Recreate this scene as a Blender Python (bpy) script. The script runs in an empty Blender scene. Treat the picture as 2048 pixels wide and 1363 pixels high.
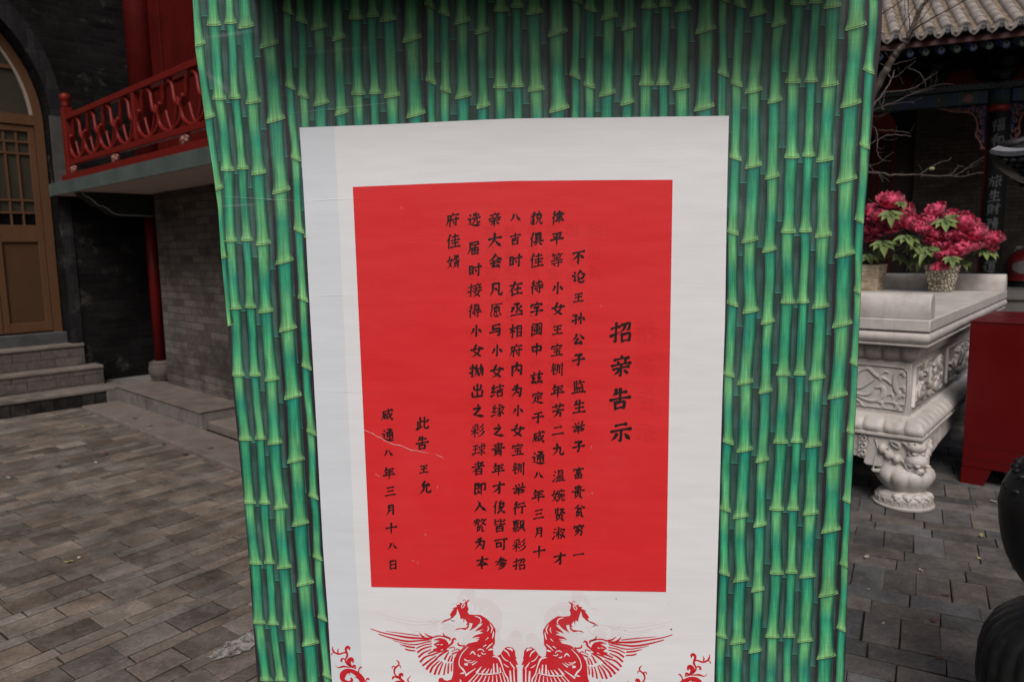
import bpy, bmesh, math, random
from mathutils import Vector, Matrix, noise as mnoise
random.seed(7)
S = bpy.context.scene
COL = S.collection
RAD = math.radians

# ------------------------------------------------------------------ camera
FPX, PITCH, ROLL, CAMH = 1450.0, RAD(7.2), RAD(0.97), 1.6      # focal length in pixels of a 2048 px wide picture
cam_d = bpy.data.cameras.new("camera")
cam = bpy.data.objects.new("camera", cam_d)
COL.objects.link(cam)
cam_d.sensor_width = 36.0
cam_d.lens = FPX * 36.0 / 2048.0
cam_d.clip_start, cam_d.clip_end = 0.05, 400.0
_R0 = Vector((1, 0, 0)); _F = Vector((0, math.cos(PITCH), -math.sin(PITCH))); _U0 = _R0.cross(_F)
_R = math.cos(ROLL) * _R0 - math.sin(ROLL) * _U0
_U = _R.cross(_F)
CAMP = Vector((0, 0, CAMH))
mw = Matrix.Identity(4)
for r in range(3):
    mw[r][0], mw[r][1], mw[r][2], mw[r][3] = _R[r], _U[r], -_F[r], CAMP[r]
cam.matrix_world = mw
cam_d.dof.use_dof = True
cam_d.dof.focus_distance = 2.1
cam_d.dof.aperture_fstop = 4.5
S.camera = cam

# ------------------------------------------------------------------ light: pale overcast sky + one very soft sun
SUN_EL, SUN_AZ = RAD(50), RAD(-8)          # azimuth measured from behind the camera
wd = bpy.data.worlds.new("World"); S.world = wd; wd.use_nodes = True
nt = wd.node_tree; nt.nodes.clear()
wo = nt.nodes.new("ShaderNodeOutputWorld"); bg = nt.nodes.new("ShaderNodeBackground"); sk = nt.nodes.new("ShaderNodeTexSky")
sk.sky_type = 'NISHITA'; sk.sun_disc = False
sk.sun_elevation = SUN_EL; sk.sun_rotation = RAD(180) + SUN_AZ
sk.air_density = 1.0; sk.dust_density = 6.0; sk.ozone_density = 1.0
bg.inputs[1].default_value = 0.05
nt.links.new(sk.outputs[0], bg.inputs[0]); nt.links.new(bg.outputs[0], wo.inputs[0])
sd = bpy.data.lights.new("sun", 'SUN'); sd.energy = 1.5; sd.angle = RAD(24); sd.color = (1.0, 0.975, 0.965)
sun = bpy.data.objects.new("sun", sd); COL.objects.link(sun)
sdir = Vector((math.sin(SUN_AZ) * math.cos(SUN_EL), -math.cos(SUN_AZ) * math.cos(SUN_EL), math.sin(SUN_EL)))
sun.rotation_euler = sdir.to_track_quat('Z', 'Y').to_euler()
sun.location = sdir * 30
S.view_settings.view_transform = 'Standard'; S.view_settings.look = 'None'
S.view_settings.exposure = 0.55; S.view_settings.gamma = 1.0
S.render.engine = 'CYCLES'
S.cycles.max_bounces = 6

# ------------------------------------------------------------------ pixel rays (2048 x 1363 photograph) onto real planes
def ray(x, y): return (_F * FPX + _R * (x - 1024) - _U * (y - 681.5))
def on_plane(x, y, P, n):
    d = ray(x, y); t = (P - CAMP).dot(n) / d.dot(n); return CAMP + d * t
def at_depth(x, y, Y): return on_plane(x, y, Vector((0, Y, 0)), Vector((0, 1, 0)))
def at_height(x, y, z): return on_plane(x, y, Vector((0, 0, z)), Vector((0, 0, 1)))

def lin(c): return tuple(((v / 255 + 0.055) / 1.055) ** 2.4 if v / 255 > 0.04045 else v / 255 / 12.92 for v in c)

# ------------------------------------------------------------------ mesh builder
class MB:
    def __init__(s): s.v = []; s.f = []; s.m = []; s.c = {}; s.uv = {}
    def vert(s, p, c=None, uv=None):
        s.v.append(tuple(p)); i = len(s.v) - 1
        if c is not None: s.c[i] = c
        if uv is not None: s.uv[i] = uv
        return i
    def face(s, idx, m=0): s.f.append(tuple(idx)); s.m.append(m)
    def poly(s, pts, m=0, c=None): s.face([s.vert(p, c) for p in pts], m)
    def box(s, x0, x1, y0, y1, z0, z1, m=0, c=None):
        i = [s.vert((x, y, z), c) for z in (z0, z1) for y in (y0, y1) for x in (x0, x1)]
        for q in ((0, 2, 3, 1), (4, 5, 7, 6), (0, 1, 5, 4), (2, 6, 7, 3), (0, 4, 6, 2), (1, 3, 7, 5)): s.face([i[k] for k in q], m)
    def grid(s, fn, nu, nv, m=0, wrap=False, col=None):
        idx = []
        for a in range(nu + (0 if wrap else 1)):
            idx.append([s.vert(fn(a / nu, b / nv), col(a / nu, b / nv) if col else None) for b in range(nv + 1)])
        n = len(idx)
        for a in range(nu):
            A_, B_ = idx[a], idx[(a + 1) % n]
            for b in range(nv): s.face((A_[b], B_[b], B_[b + 1], A_[b + 1]), m)
    def lathe(s, prof, n=24, c=(0, 0), m=0, cap=True, mod=None):
        rings = []
        for (r, z) in prof:
            ring = []
            for k in range(n):
                t = 2 * math.pi * k / n; rr = r * (mod(t, z) if mod else 1)
                ring.append(s.vert((c[0] + rr * math.cos(t), c[1] + rr * math.sin(t), z)))
            rings.append(ring)
        for a, b in zip(rings, rings[1:]):
            for k in range(n): s.face((a[k], a[(k + 1) % n], b[(k + 1) % n], b[k]), m)
        if cap:
            s.face(list(reversed(rings[0])), m); s.face(rings[-1], m)
    def tube(s, pts, rad, n=6, m=0, cap=True, c=None):
        pts = [Vector(p) for p in pts]; N = len(pts)
        if not isinstance(rad, (list, tuple)): rad = [rad] * N
        rings = []; prev = None
        for i, p in enumerate(pts):
            t = (pts[min(i + 1, N - 1)] - pts[max(i - 1, 0)])
            t = t.normalized() if t.length > 1e-9 else Vector((0, 0, 1))
            if prev is None:
                prev = t.orthogonal().normalized()
            else:
                prev = (prev - t * prev.dot(t)); prev = prev.normalized() if prev.length > 1e-6 else t.orthogonal().normalized()
            q = t.cross(prev)
            rings.append([s.vert(p + (prev * math.cos(2 * math.pi * k / n) + q * math.sin(2 * math.pi * k / n)) * rad[i], c) for k in range(n)])
        for a, b in zip(rings, rings[1:]):
            for k in range(n): s.face((a[k], a[(k + 1) % n], b[(k + 1) % n], b[k]), m)
        if cap: s.face(list(reversed(rings[0])), m); s.face(rings[-1], m)
    def ball(s, c, r, n=12, m=0):
        r = r if isinstance(r, (tuple, list)) else (r, r, r)
        def fn(u, v):
            t = u * 2 * math.pi; p = -math.pi / 2 + v * math.pi
            return (c[0] + r[0] * math.cos(t) * math.cos(p), c[1] + r[1] * math.sin(t) * math.cos(p), c[2] + r[2] * math.sin(p))
        s.grid(fn, n, max(4, n // 2), m, wrap=True)
    def extrude(s, poly2, to3, d0, d1, m=0):
        """poly2: 2-d outline; to3(p, d) -> 3-d point at depth d"""
        a = [s.vert(to3(p, d0)) for p in poly2]; b = [s.vert(to3(p, d1)) for p in poly2]; n = len(poly2)
        s.face(a, m); s.face(list(reversed(b)), m)
        for k in range(n): s.face((a[(k + 1) % n], a[k], b[k], b[(k + 1) % n]), m)
    def rect_ring(s, prof, x0, x1, y0, y1, m=0, cap=True):
        """prof: (outward offset, z) pairs run round the rectangle with mitred corners"""
        rings = []
        for (o, z) in prof:
            rings.append([s.vert(p) for p in ((x0 - o, y0 - o, z), (x1 + o, y0 - o, z), (x1 + o, y1 + o, z), (x0 - o, y1 + o, z))])
        for a, b in zip(rings, rings[1:]):
            for k in range(4): s.face((a[k], a[(k + 1) % 4], b[(k + 1) % 4], b[k]), m)
        if cap: s.face(list(reversed(rings[0])), m); s.face(rings[-1], m)
    def build(s, name, mats, parent=None, smooth=False, bevel=0, auto=None):
        me = bpy.data.meshes.new(name)
        me.from_pydata(s.v, [], s.f)
        if not isinstance(mats, (list, tuple)): mats = [mats]
        for m in mats: me.materials.append(m)
        for i, p in enumerate(me.polygons): p.material_index = s.m[i]; p.use_smooth = smooth
        if s.c:
            at = me.color_attributes.new("Col", 'FLOAT_COLOR', 'POINT')
            for i in range(len(s.v)):
                c = s.c.get(i, (1, 1, 1)); at.data[i].color = (c[0], c[1], c[2], 1)
        if s.uv:
            ul = me.uv_layers.new(name="UVMap")
            for lp in me.loops: ul.data[lp.index].uv = s.uv.get(lp.vertex_index, (0, 0))
        o = bpy.data.objects.new(name, me); COL.objects.link(o)
        if parent: o.parent = parent
        if auto is not None:
            bm = bmesh.new(); bm.from_mesh(me)
            bmesh.ops.recalc_face_normals(bm, faces=bm.faces)
            for e in bm.edges: e.smooth = len(e.link_faces) == 2 and e.calc_face_angle(0) < auto
            for f in bm.faces: f.smooth = True
            bm.to_mesh(me); bm.free()
        if bevel:
            b = o.modifiers.new("bevel", 'BEVEL'); b.width = bevel; b.segments = 2; b.limit_method = 'ANGLE'; b.angle_limit = RAD(35)
        return o

def tag(o, label=None, cat=None, group=None, kind=None):
    if label: o['label'] = label
    if cat: o['category'] = cat
    if group: o['group'] = group
    if kind: o['kind'] = kind
    return o
def thing(name, label, cat, loc=(0, 0, 0), rz=0.0, group=None):
    o = bpy.data.objects.new(name, None); COL.objects.link(o)
    o.empty_display_size = 0.2
    o.location = loc; o.rotation_euler = (0, 0, rz)
    return tag(o, label, cat, group)

def smoothpts(pts, k=4):
    """Catmull-Rom through tuples of any dimension"""
    out = []; n = len(pts)
    for i in range(n - 1):
        p0, p1, p2, p3 = pts[max(i - 1, 0)], pts[i], pts[i + 1], pts[min(i + 2, n - 1)]
        for j in range(k):
            t = j / k
            out.append(tuple(0.5 * (2 * b + (c - a) * t + (2 * a - 5 * b + 4 * c - d) * t * t + (3 * b - a - 3 * c + d) * t ** 3) for a, b, c, d in zip(p0, p1, p2, p3)))
    out.append(tuple(pts[-1])); return out

# ------------------------------------------------------------------ materials
class NT:
    def __init__(s, name):
        s.mat = bpy.data.materials.new(name); s.mat.use_nodes = True
        s.t = s.mat.node_tree; s.t.nodes.clear()
        s.out = s.n("ShaderNodeOutputMaterial"); s.b = s.n("ShaderNodeBsdfPrincipled"); s.l(s.b.outputs[0], s.out.inputs[0])
    def n(s, t, **k):
        q = s.t.nodes.new(t)
        for a, v in k.items(): setattr(q, a, v)
        return q
    def l(s, a, b): s.t.links.new(a, b)
    def obj(s, scale=(1, 1, 1)):
        c = s.n("ShaderNodeTexCoord"); m = s.n("ShaderNodeMapping"); m.inputs['Scale'].default_value = scale
        s.l(c.outputs['Object'], m.inputs[0]); return m.outputs[0]
    def noise(s, vec, scale, detail=4, rough=0.6):
        q = s.n("ShaderNodeTexNoise"); q.inputs['Scale'].default_value = scale; q.inputs['Detail'].default_value = detail
        q.inputs['Roughness'].default_value = rough
        s.l(vec, q.inputs['Vector']); return q.outputs['Fac']
    def ramp(s, fac, stops, interp='LINEAR'):
        q = s.n("ShaderNodeValToRGB"); e = q.color_ramp.elements; q.color_ramp.interpolation = interp
        while len(e) < len(stops): e.new(0.5)
        for i, (p, c) in enumerate(stops):
            e[i].position = p; e[i].color = (*(c if isinstance(c, tuple) else (c, c, c)), 1)
        s.l(fac, q.inputs[0]); return q.outputs[0]
    def mix(s, fac, a, b, mode='MIX'):
        q = s.n("ShaderNodeMix", data_type='RGBA', blend_type=mode)
        for sock, v in ((q.inputs[0], fac), (q.inputs[6], a), (q.inputs[7], b)):
            if hasattr(v, 'is_output'): s.l(v, sock)
            elif isinstance(v, tuple): sock.default_value = (*v, 1)
            else: sock.default_value = v
        return q.outputs[2]
    def math(s, op, a, b=0.0):
        q = s.n("ShaderNodeMath", operation=op)
        for sock, v in ((q.inputs[0], a), (q.inputs[1], b)):
            if hasattr(v, 'is_output'): s.l(v, sock)
            else: sock.default_value = v
        return q.outputs[0]
    def bump(s, h, strength=0.3, dist=0.01, prev=None):
        q = s.n("ShaderNodeBump"); q.inputs['Strength'].default_value = strength; q.inputs['Distance'].default_value = dist
        s.l(h, q.inputs['Height'])
        if prev: s.l(prev, q.inputs['Normal'])
        s.l(q.outputs[0], s.b.inputs['Normal']); return q.outputs[0]
    def col(s, c):
        if hasattr(c, 'is_output'): s.l(c, s.b.inputs['Base Color'])
        else: s.b.inputs['Base Color'].default_value = (*c, 1)
    def set(s, rough=0.6, spec=0.5, metal=0.0):
        s.b.inputs['Roughness'].default_value = rough; s.b.inputs['Specular IOR Level'].default_value = spec; s.b.inputs['Metallic'].default_value = metal

def plain(name, c, rough=0.6, spec=0.5, scale=8.0, amt=0.25, bump=0.15, bdist=0.004, metal=0.0, dirt=None, dscale=2.5, stretch=(1, 1, 1)):
    """a colour broken up by two noises, optional dirt colour in patches"""
    M = NT(name); v = M.obj(stretch)
    n1 = M.noise(v, scale, 5); n2 = M.noise(v, scale * 7, 3)
    lo = tuple(x * (1 - amt) for x in c); hi = tuple(min(1, x * (1 + amt)) for x in c)
    k = M.ramp(n1, [(0.3, lo), (0.7, hi)])
    k = M.mix(0.35, k, M.ramp(n2, [(0.3, lo), (0.7, hi)]))
    if dirt:
        d = M.ramp(M.noise(v, dscale, 6, 0.7), [(0.48, 0.0), (0.68, 1.0)])
        k = M.mix(M.math('MULTIPLY', d, 0.75), k, dirt)
    M.col(k); M.set(rough, spec, metal)
    M.l(M.ramp(n1, [(0.2, max(0, rough - 0.1)), (0.8, min(1, rough + 0.1))]), M.b.inputs['Roughness'])
    if bump: M.bump(M.math('ADD', n1, M.math('MULTIPLY', n2, 0.5)), bump, bdist)
    return M.mat

def brick(name, c1, c2, mortar, bw=0.28, bh=0.07, ms=0.006, stain=None, pale=None, st_lo=0.5, st_hi=0.65):
    M = NT(name)
    tc = M.n("ShaderNodeTexCoord"); sx = M.n("ShaderNodeSeparateXYZ"); M.l(tc.outputs['Object'], sx.inputs[0])
    cx = M.n("ShaderNodeCombineXYZ"); M.l(M.math('ADD', sx.outputs[0], sx.outputs[1]), cx.inputs[0]); M.l(sx.outputs[2], cx.inputs[1])
    wob = M.n("ShaderNodeTexNoise"); wob.inputs['Scale'].default_value = 9; M.l(tc.outputs['Object'], wob.inputs['Vector'])
    ad = M.n("ShaderNodeVectorMath", operation='SCALE'); M.l(wob.outputs['Color'], ad.inputs[0]); ad.inputs['Scale'].default_value = 0.012
    av = M.n("ShaderNodeVectorMath", operation='ADD'); M.l(cx.outputs[0], av.inputs[0]); M.l(ad.outputs[0], av.inputs[1])
    b = M.n("ShaderNodeTexBrick"); M.l(av.outputs[0], b.inputs['Vector'])
    b.inputs['Scale'].default_value = 1; b.inputs['Brick Width'].default_value = bw; b.inputs['Row Height'].default_value = bh
    b.inputs['Mortar Size'].default_value = ms; b.inputs['Mortar Smooth'].default_value = 0.35; b.inputs['Bias'].default_value = 0.0
    for k, c in (('Color1', c1), ('Color2', c2), ('Mortar', mortar)): b.inputs[k].default_value = (*c, 1)
    n1 = M.noise(tc.outputs['Object'], 30, 5, 0.7); n2 = M.noise(tc.outputs['Object'], 1.6, 6, 0.68); n3 = M.noise(tc.outputs['Object'], 2.7, 6, 0.75)
    k = M.mix(1.0, b.outputs['Color'], M.ramp(n1, [(0.25, 0.62), (0.75, 1.3)]), 'MULTIPLY')
    if stain: k = M.mix(M.math('MULTIPLY', M.ramp(n2, [(st_lo, 0.0), (st_hi, 1.0)]), 0.8), k, stain)
    if pale: k = M.mix(M.math('MULTIPLY', M.ramp(n3, [(0.58, 0.0), (0.72, 1.0)]), 0.6), k, pale)
    M.col(k); M.set(0.9, 0.06)
    h = M.math('SUBTRACT', M.math('MULTIPLY', n1, 0.5), b.outputs['Fac'])
    M.bump(h, 0.7, 0.008)
    return M.mat

# courtyard frame: x runs with the dark brick wall, y away from the camera along the balcony
YAW = RAD(47.1)
CO = Vector((-4.3788, 7.8892, 0.0))
CA = Vector((math.cos(YAW), math.sin(YAW), 0)); CB = Vector((-math.sin(YAW), math.cos(YAW), 0))
def co(a, b, z=0.0): return CO + CA * a + CB * b + Vector((0, 0, z))

# ================================================================== THE DISPLAY BOARD
PSI = RAD(-4.0); PD = 2.05
PX = Vector((math.cos(PSI), math.sin(PSI), 0)); PN = Vector((-math.sin(PSI), math.cos(PSI), 0)); PO = Vector((0, PD, 0))
def pl(x, y):
    q = on_plane(x, y, PO, PN) - PO
    return (q.dot(PX), q.z)
board = thing('display_board', 'tall green bamboo-printed display board carrying a white scroll with a red notice', 'display board', PO, PSI)

FOLDS = [(*pl(560, 228), *pl(810, 203), .0022, 1.0), (*pl(425, 392), *pl(615, 402), .0022, 1.0), (*pl(600, 403), *pl(730, 396), .0020, .9), (*pl(432, 414), *pl(520, 408), .006, .8), (*pl(612, 592), *pl(720, 588), .0020, .8),
         (*pl(400, 78), *pl(520, 62), .010, .7), (*pl(402, 138), *pl(470, 195), .016, .7), (*pl(440, 380), *pl(458, 335), .004, .8), (*pl(620, 780), *pl(760, 786), .0016, .6), (*pl(1340, 570), *pl(1450, 574), .0016, .5), (*pl(560, 110), *pl(780, 92), .010, .45)]
# --- printed vinyl: colour from the print, thin weave, soft creases and a satin sheen
def vinyl(name, base=None, streak=0.0, rough=0.42, weave=0.05, dust=0.10):
    M = NT(name); tc = M.n("ShaderNodeTexCoord"); o = tc.outputs['Object']
    if base is None:
        a = M.n("ShaderNodeVertexColor"); a.layer_name = "Col"; k = a.outputs[0]
    else:
        r = M.n("ShaderNodeRGB"); r.outputs[0].default_value = (*base, 1); k = r.outputs[0]
    if streak:
        mp = M.n("ShaderNodeMapping"); mp.inputs['Scale'].default_value = (420, 420, 13); M.l(o, mp.inputs[0])
        k = M.mix(1.0, k, M.ramp(M.noise(mp.outputs[0], 1.0, 3), [(0.25, 1 - streak), (0.75, 1 + streak)]), 'MULTIPLY')
        mp2 = M.n("ShaderNodeMapping"); mp2.inputs['Scale'].default_value = (60, 60, 9); M.l(o, mp2.inputs[0])
        k = M.mix(1.0, k, M.ramp(M.noise(mp2.outputs[0], 1.0, 2), [(0.25, 1 - streak * 0.7), (0.75, 1 + streak * 0.7)]), 'MULTIPLY')
    # weave: fine horizontal and vertical threads
    sx = M.n("ShaderNodeSeparateXYZ"); M.l(o, sx.inputs[0])
    wz = M.math('SINE', M.math('MULTIPLY', sx.outputs[2], 2 * math.pi / 0.0046))
    wx = M.math('SINE', M.math('MULTIPLY', sx.outputs[0], 2 * math.pi / 0.0062))
    mp3 = M.n("ShaderNodeMapping"); mp3.inputs['Scale'].default_value = (3, 3, 160); M.l(o, mp3.inputs[0])
    thr = M.noise(mp3.outputs[0], 1.0, 2)
    w = M.math('ADD', M.math('ADD', M.math('MULTIPLY', wz, 0.5), M.math('MULTIPLY', wx, 0.3)), M.math('MULTIPLY', M.math('SUBTRACT', thr, 0.5), 4.0))
    k = M.mix(1.0, k, M.ramp(M.math('ADD', M.math('MULTIPLY', w, 0.25), 0.5), [(0.0, 1 - weave), (1.0, 1 + weave)]), 'MULTIPLY')
    # dust and handling marks
    dn = M.noise(o, 2.2, 6, 0.7)
    k = M.mix(M.math('MULTIPLY', M.ramp(dn, [(0.5, 0.0), (0.8, 1.0)]), dust), k, (0.45, 0.43, 0.42))
    M.col(k); M.set(rough, 0.35)
    M.l(M.ramp(M.noise(o, 6, 4), [(0.3, rough - 0.06), (0.7, rough + 0.12)]), M.b.inputs['Roughness'])
    # creases and fold lines of the cloth: (x0, z0, x1, z1, half width, height)
    fold = None
    for (xa, za, xb, zb, hw, amp) in FOLDS:
        ux, uz = xb - xa, zb - za; L = math.hypot(ux, uz); ux, uz = ux / L, uz / L
        along = M.math('ADD', M.math('MULTIPLY', M.math('SUBTRACT', sx.outputs[0], xa), ux), M.math('MULTIPLY', M.math('SUBTRACT', sx.outputs[2], za), uz))
        off = M.math('ADD', M.math('MULTIPLY', M.math('SUBTRACT', sx.outputs[0], xa), -uz), M.math('MULTIPLY', M.math('SUBTRACT', sx.outputs[2], za), ux))
        off = M.math('ADD', off, M.math('MULTIPLY', M.math('SUBTRACT', dn, 0.5), 0.012))
        h = M.math('POWER', M.math('MAXIMUM', M.math('SUBTRACT', 1.0, M.math('DIVIDE', M.math('ABSOLUTE', off), hw)), 0.0), 1.6)
        inside = M.math('MAXIMUM', M.math('SINE', M.math('MINIMUM', M.math('MAXIMUM', M.math('MULTIPLY', along, math.pi / L), 0.0), math.pi)), 0.0)
        h = M.math('MULTIPLY', M.math('MULTIPLY', h, inside), amp)
        fold = h if fold is None else M.math('ADD', fold, h)
    k = M.mix(M.math('MULTIPLY', M.math('MINIMUM', fold, 1.0), 0.16), k, (0.62, 0.64, 0.63))
    M.col(k)
    mp4 = M.n("ShaderNodeMapping"); mp4.inputs['Scale'].default_value = (1.2, 1.0, 3.2); mp4.inputs['Rotation'].default_value = (0, RAD(12), 0); M.l(o, mp4.inputs[0])
    big = M.noise(mp4.outputs[0], 1.3, 3, 0.55)
    b1 = M.bump(big, 0.16, 0.05)
    b2 = M.bump(fold, 0.5, 0.0016, b1)
    M.bump(w, 0.08, 0.0006, b2)
    return M.mat
m_bamboo = vinyl('bamboo_print_vinyl', None, 0.40, 0.42, 0.12)
m_white = vinyl('white_vinyl', (0.72, 0.725, 0.74), 0, 0.5, 0.035)
m_white2 = vinyl('bluish_white_vinyl', (0.63, 0.67, 0.71), 0, 0.5, 0.035)
m_red = vinyl('red_vinyl', (0.66, 0.0215, 0.0255), 0, 0.5, 0.07, 0.03)
m_ink = vinyl('black_ink', (0.007, 0.004, 0.004), 0, 0.6, 0.05, 0.01)
m_rprint = vinyl('red_ink', (0.55, 0.016, 0.026), 0, 0.5, 0.04)
m_ghost = vinyl('show_through_print', (0.690, 0.660, 0.675), 0, 0.5, 0.035)
m_ghost2 = vinyl('show_through_ink', (0.625, 0.0200, 0.0235), 0, 0.5, 0.07, 0.03)
m_tear = vinyl('torn_white_edge', (0.70, 0.40, 0.38), 0, 0.7, 0.03)
m_grey = plain('painted_steel_frame', (0.09, 0.09, 0.095), 0.5, 0.5, 14, 0.2)
m_back = plain('board_back_vinyl', (0.35, 0.36, 0.35), 0.7, 0.3, 6, 0.12)

E_ = lin((22, 84, 70)); MID = lin((58, 158, 112)); LGT = lin((124, 188, 120)); TEAL = lin((18, 128, 114)); SHD = lin((16, 56, 52))
def lerp(a, b, t): return tuple(x + (y - x) * t for x, y in zip(a, b))
def sst(a, b, x):
    t = max(0, min(1, (x - a) / (b - a))); return t * t * (3 - 2 * t)
SEG = 0.1955
# type: waist, flare, tilt (right end up), brightness
TYPES = [(.041, .055, .013, 0), (.024, .030, -.013, 1), (.027, .032, -.011, 2), (.035, .046, .009, 1), (.030, .039, .009, 2), (.032, .041, -.001, 0), (.026, .035, 0.0, 1), (.036, .046, .006, 2)]
GRAD = [  # colour down one joint: light below the node / teal in the middle / light again, and teal below the node
    [(0, MID), (.12, lerp(MID, LGT, .6)), (.25, lerp(MID, LGT, .4)), (.48, lerp(MID, TEAL, .55)), (.68, MID), (.88, lerp(MID, LGT, .35)), (.96, lerp(MID, LGT, .85)), (1, LGT)],
    [(0, TEAL), (.15, lerp(TEAL, MID, .5)), (.4, MID), (.62, lerp(MID, LGT, .4)), (.78, lerp(MID, LGT, .25)), (.92, lerp(MID, LGT, .7)), (1, LGT)],
    [(0, lerp(TEAL, MID, .5)), (.2, MID), (.45, lerp(TEAL, MID, .6)), (.7, MID), (.9, lerp(MID, LGT, .6)), (1, LGT)]]
def gcol(g, v):
    for (a, ca), (b, cb) in zip(g, g[1:]):
        if v <= b: return lerp(ca, cb, (v - a) / (b - a))
    return g[-1][1]
# joints measured on the photograph (pixels): one list per stalk
NODES = [
 [(398,89),(416.5,234),(434,377),(445,514),(455,649)],
 [(429,49),(439,197),(457,339),(461,480.5),(470,615.5),(477.6,749),(490.4,877.7),(499,1004),(511,1125),(519,1244),(532.6,1358)],
 [(462,45),(471,195),(486,336),(493,479),(502,613),(510.4,749),(521,876),(529,1004.7),(538.7,1124),(547.5,1246),(560,1358)],
 [(494,53),(506,204),(517,346),(526.6,486.6),(532,622),(543.4,758),(550,885),(561,1014),(567.7,1133),(579,1254.4)],
 [(540,90),(553,240),(562,382),(570,522.7),(576,657.7),(585.6,792.7),(593,920),(601.7,1046.5),(610,1166),(620,1286)],
 [(575,24),(580,174),(591.6,317),(598,461),(606.5,598),(613,734),(622,864.6),(628,993),(637,1115),(644,1236),(654,1351)],
 [(603,43),(608,192)], [(639,56),(642.6,207)], [(677.7,77),(682.6,226)], [(713,36.6),(716,187.5)], [(745,32),(749,185.5)],
 [(778,40),(785,191.6)], [(825,79),(831.5,229.5)], [(861,12),(863,163.6)], [(890,28),(891,181)], [(926,44),(926,193)],
 [(965,63.5),(966.5,212.4)], [(1002,21),(1000.7,174)], [(1034,13.4),(1035,172)], [(1068,25.6),(1071.8,179.4)],
 [(1114.7,67),(1117,219)], [(1154,2),(1151,153)], [(1181.6,19.5),(1179,172)], [(1219,35.4),(1214.6,188)], [(1258,56),(1255,206)],
 [(1296,14.6),(1292,168.5)], [(1331,11),(1327,168)], [(1365,20),(1364,176)], [(1412,61),(1409.4,216)], [(1447,0),(1445.5,148)],
 [(1481,11),(1473,168.5),(1471.7,316),(1465,465),(1465,608),(1458,749),(1456,884),(1449,1018),(1448.6,1146),(1443,1271)],
 [(1517,28),(1508,182),(1507,332),(1500,481),(1500,622),(1491.4,764.5),(1490,899.4),(1481.5,1032),(1481,1159),(1474.5,1283.5)],
 [(1557,49),(1548,202),(1545,353.6),(1539.5,500),(1537,643.7),(1530,782),(1525.7,920),(1519,1049),(1516.6,1178.7),(1511,1301)],
 [(1597,8),(1586,164),(1584,313.7),(1575.6,463),(1575,604),(1566,748),(1562.5,883.5),(1553.7,1017),(1552.6,1145),(1545,1271.7)],
 [(1632,4.4),(1622.5,162),(1617,310.4),(1610.5,461.5),(1607,603),(1599.6,747.4),(1594,881.6),(1586,1017),(1583,1143),(1577.6,1271)],
 [(1665.6,13),(1659,170),(1649.5,320),(1646,471),(1640,612.7),(1635,755),(1625.6,890),(1620.6,1025.5),(1614,1151.4),(1610.8,1280)],
 [(1711.7,54),(1702,209),(1693,360),(1689,509),(1684,649),(1675.8,791.5),(1667,926),(1662,1060),(1655.8,1188),(1650.7,1312)],
 [(1747,-8),(1739,142),(1729,292),(1721,441.5),(1716.4,584),(1711,727),(1703.6,864),(1695,1001),(1690,1129),(1684,1257)],
]
# outline of the cloth on the board (pixels -> board plane), left edge then right edge
LEFT = [pl(*p) for p in [(384,-40),(385,0),(390,100),(398,150),(411,250),(424,330),(436,420),(441,500),(450,600),(459,700),(468,800),(476,880),(484,960),(491,1040),(498,1120),(506,1240),(515,1363)]]
RIGHT = [pl(*p) for p in [(1766,-40),(1765,0),(1763,80),(1752,165),(1741,290),(1728,450),(1721,600),(1717,700),(1713,800),(1707,900),(1702,1000),(1697,1100),(1693,1250),(1689,1363)]]
def edge_x(E, z):
    for (xa, za), (xb, zb) in zip(E, E[1:]):
        if zb <= z <= za: return xb + (xa - xb) * (z - zb) / max(1e-6, za - zb)
    return E[0][0] if z > E[0][1] else E[-1][0]
ZTOP, ZBOT = 2.40, 0.10
def stalk_path(i):
    P = [pl(*q) for q in NODES[i]]
    P = sorted(P, key=lambda q: -q[1])
    n = len(P)
    if n > 3:
        k = (P[-1][0] - P[1][0]) / (P[-1][1] - P[1][1])
    else:
        k = (P[-1][0] - P[0][0]) / (P[-1][1] - P[0][1]) * 0.5
    while P[0][1] < ZTOP: P.insert(0, (P[0][0] + (0.002 if n <= 3 else (P[0][0] - P[1][0]) * 0.5), P[0][1] + SEG))
    zend = ZBOT if n > 3 else 1.75
    if i == 0: zend = P[-1][1] + 0.01
    while P[-1][1] > zend: P.append((P[-1][0] - k * SEG, P[-1][1] - SEG))
    return P
mb = MB()
D0, D1, D2, D3, D4, D5 = 0.0, -0.0006, -0.0012, -0.0020, -0.0028, -0.0036      # print layers, toward the viewer
DARK = lin((44, 37, 44)); GAPL = lin((64, 97, 88)); GAPD = lin((34, 53, 51)); GAPN = lin((44, 118, 104))
# dark backing cloth: a strip between the two edges, slightly bowed
zs = [ZTOP - (ZTOP - ZBOT) * k / 46 for k in range(47)]
def clampx(x, z): return max(edge_x(LEFT, z) + 0.0015, min(edge_x(RIGHT, z) - 0.0015, x))
for k in range(46):
    row = []
    for z in (zs[k], zs[k + 1]):
        row.append([mb.vert((edge_x(LEFT, z) + (edge_x(RIGHT, z) - edge_x(LEFT, z)) * j / 8, D0, z), DARK) for j in range(9)])
    for j in range(8): mb.face((row[0][j], row[1][j], row[1][j + 1], row[0][j + 1]))
paths = [stalk_path(i) for i in range(len(NODES))]
def px_at(P, z):
    for (xa, za), (xb, zb) in zip(P, P[1:]):
        if zb <= z <= za: return xb + (xa - xb) * (z - zb) / (za - zb)
    return P[0][0] if z > P[0][1] else P[-1][0]
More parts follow.
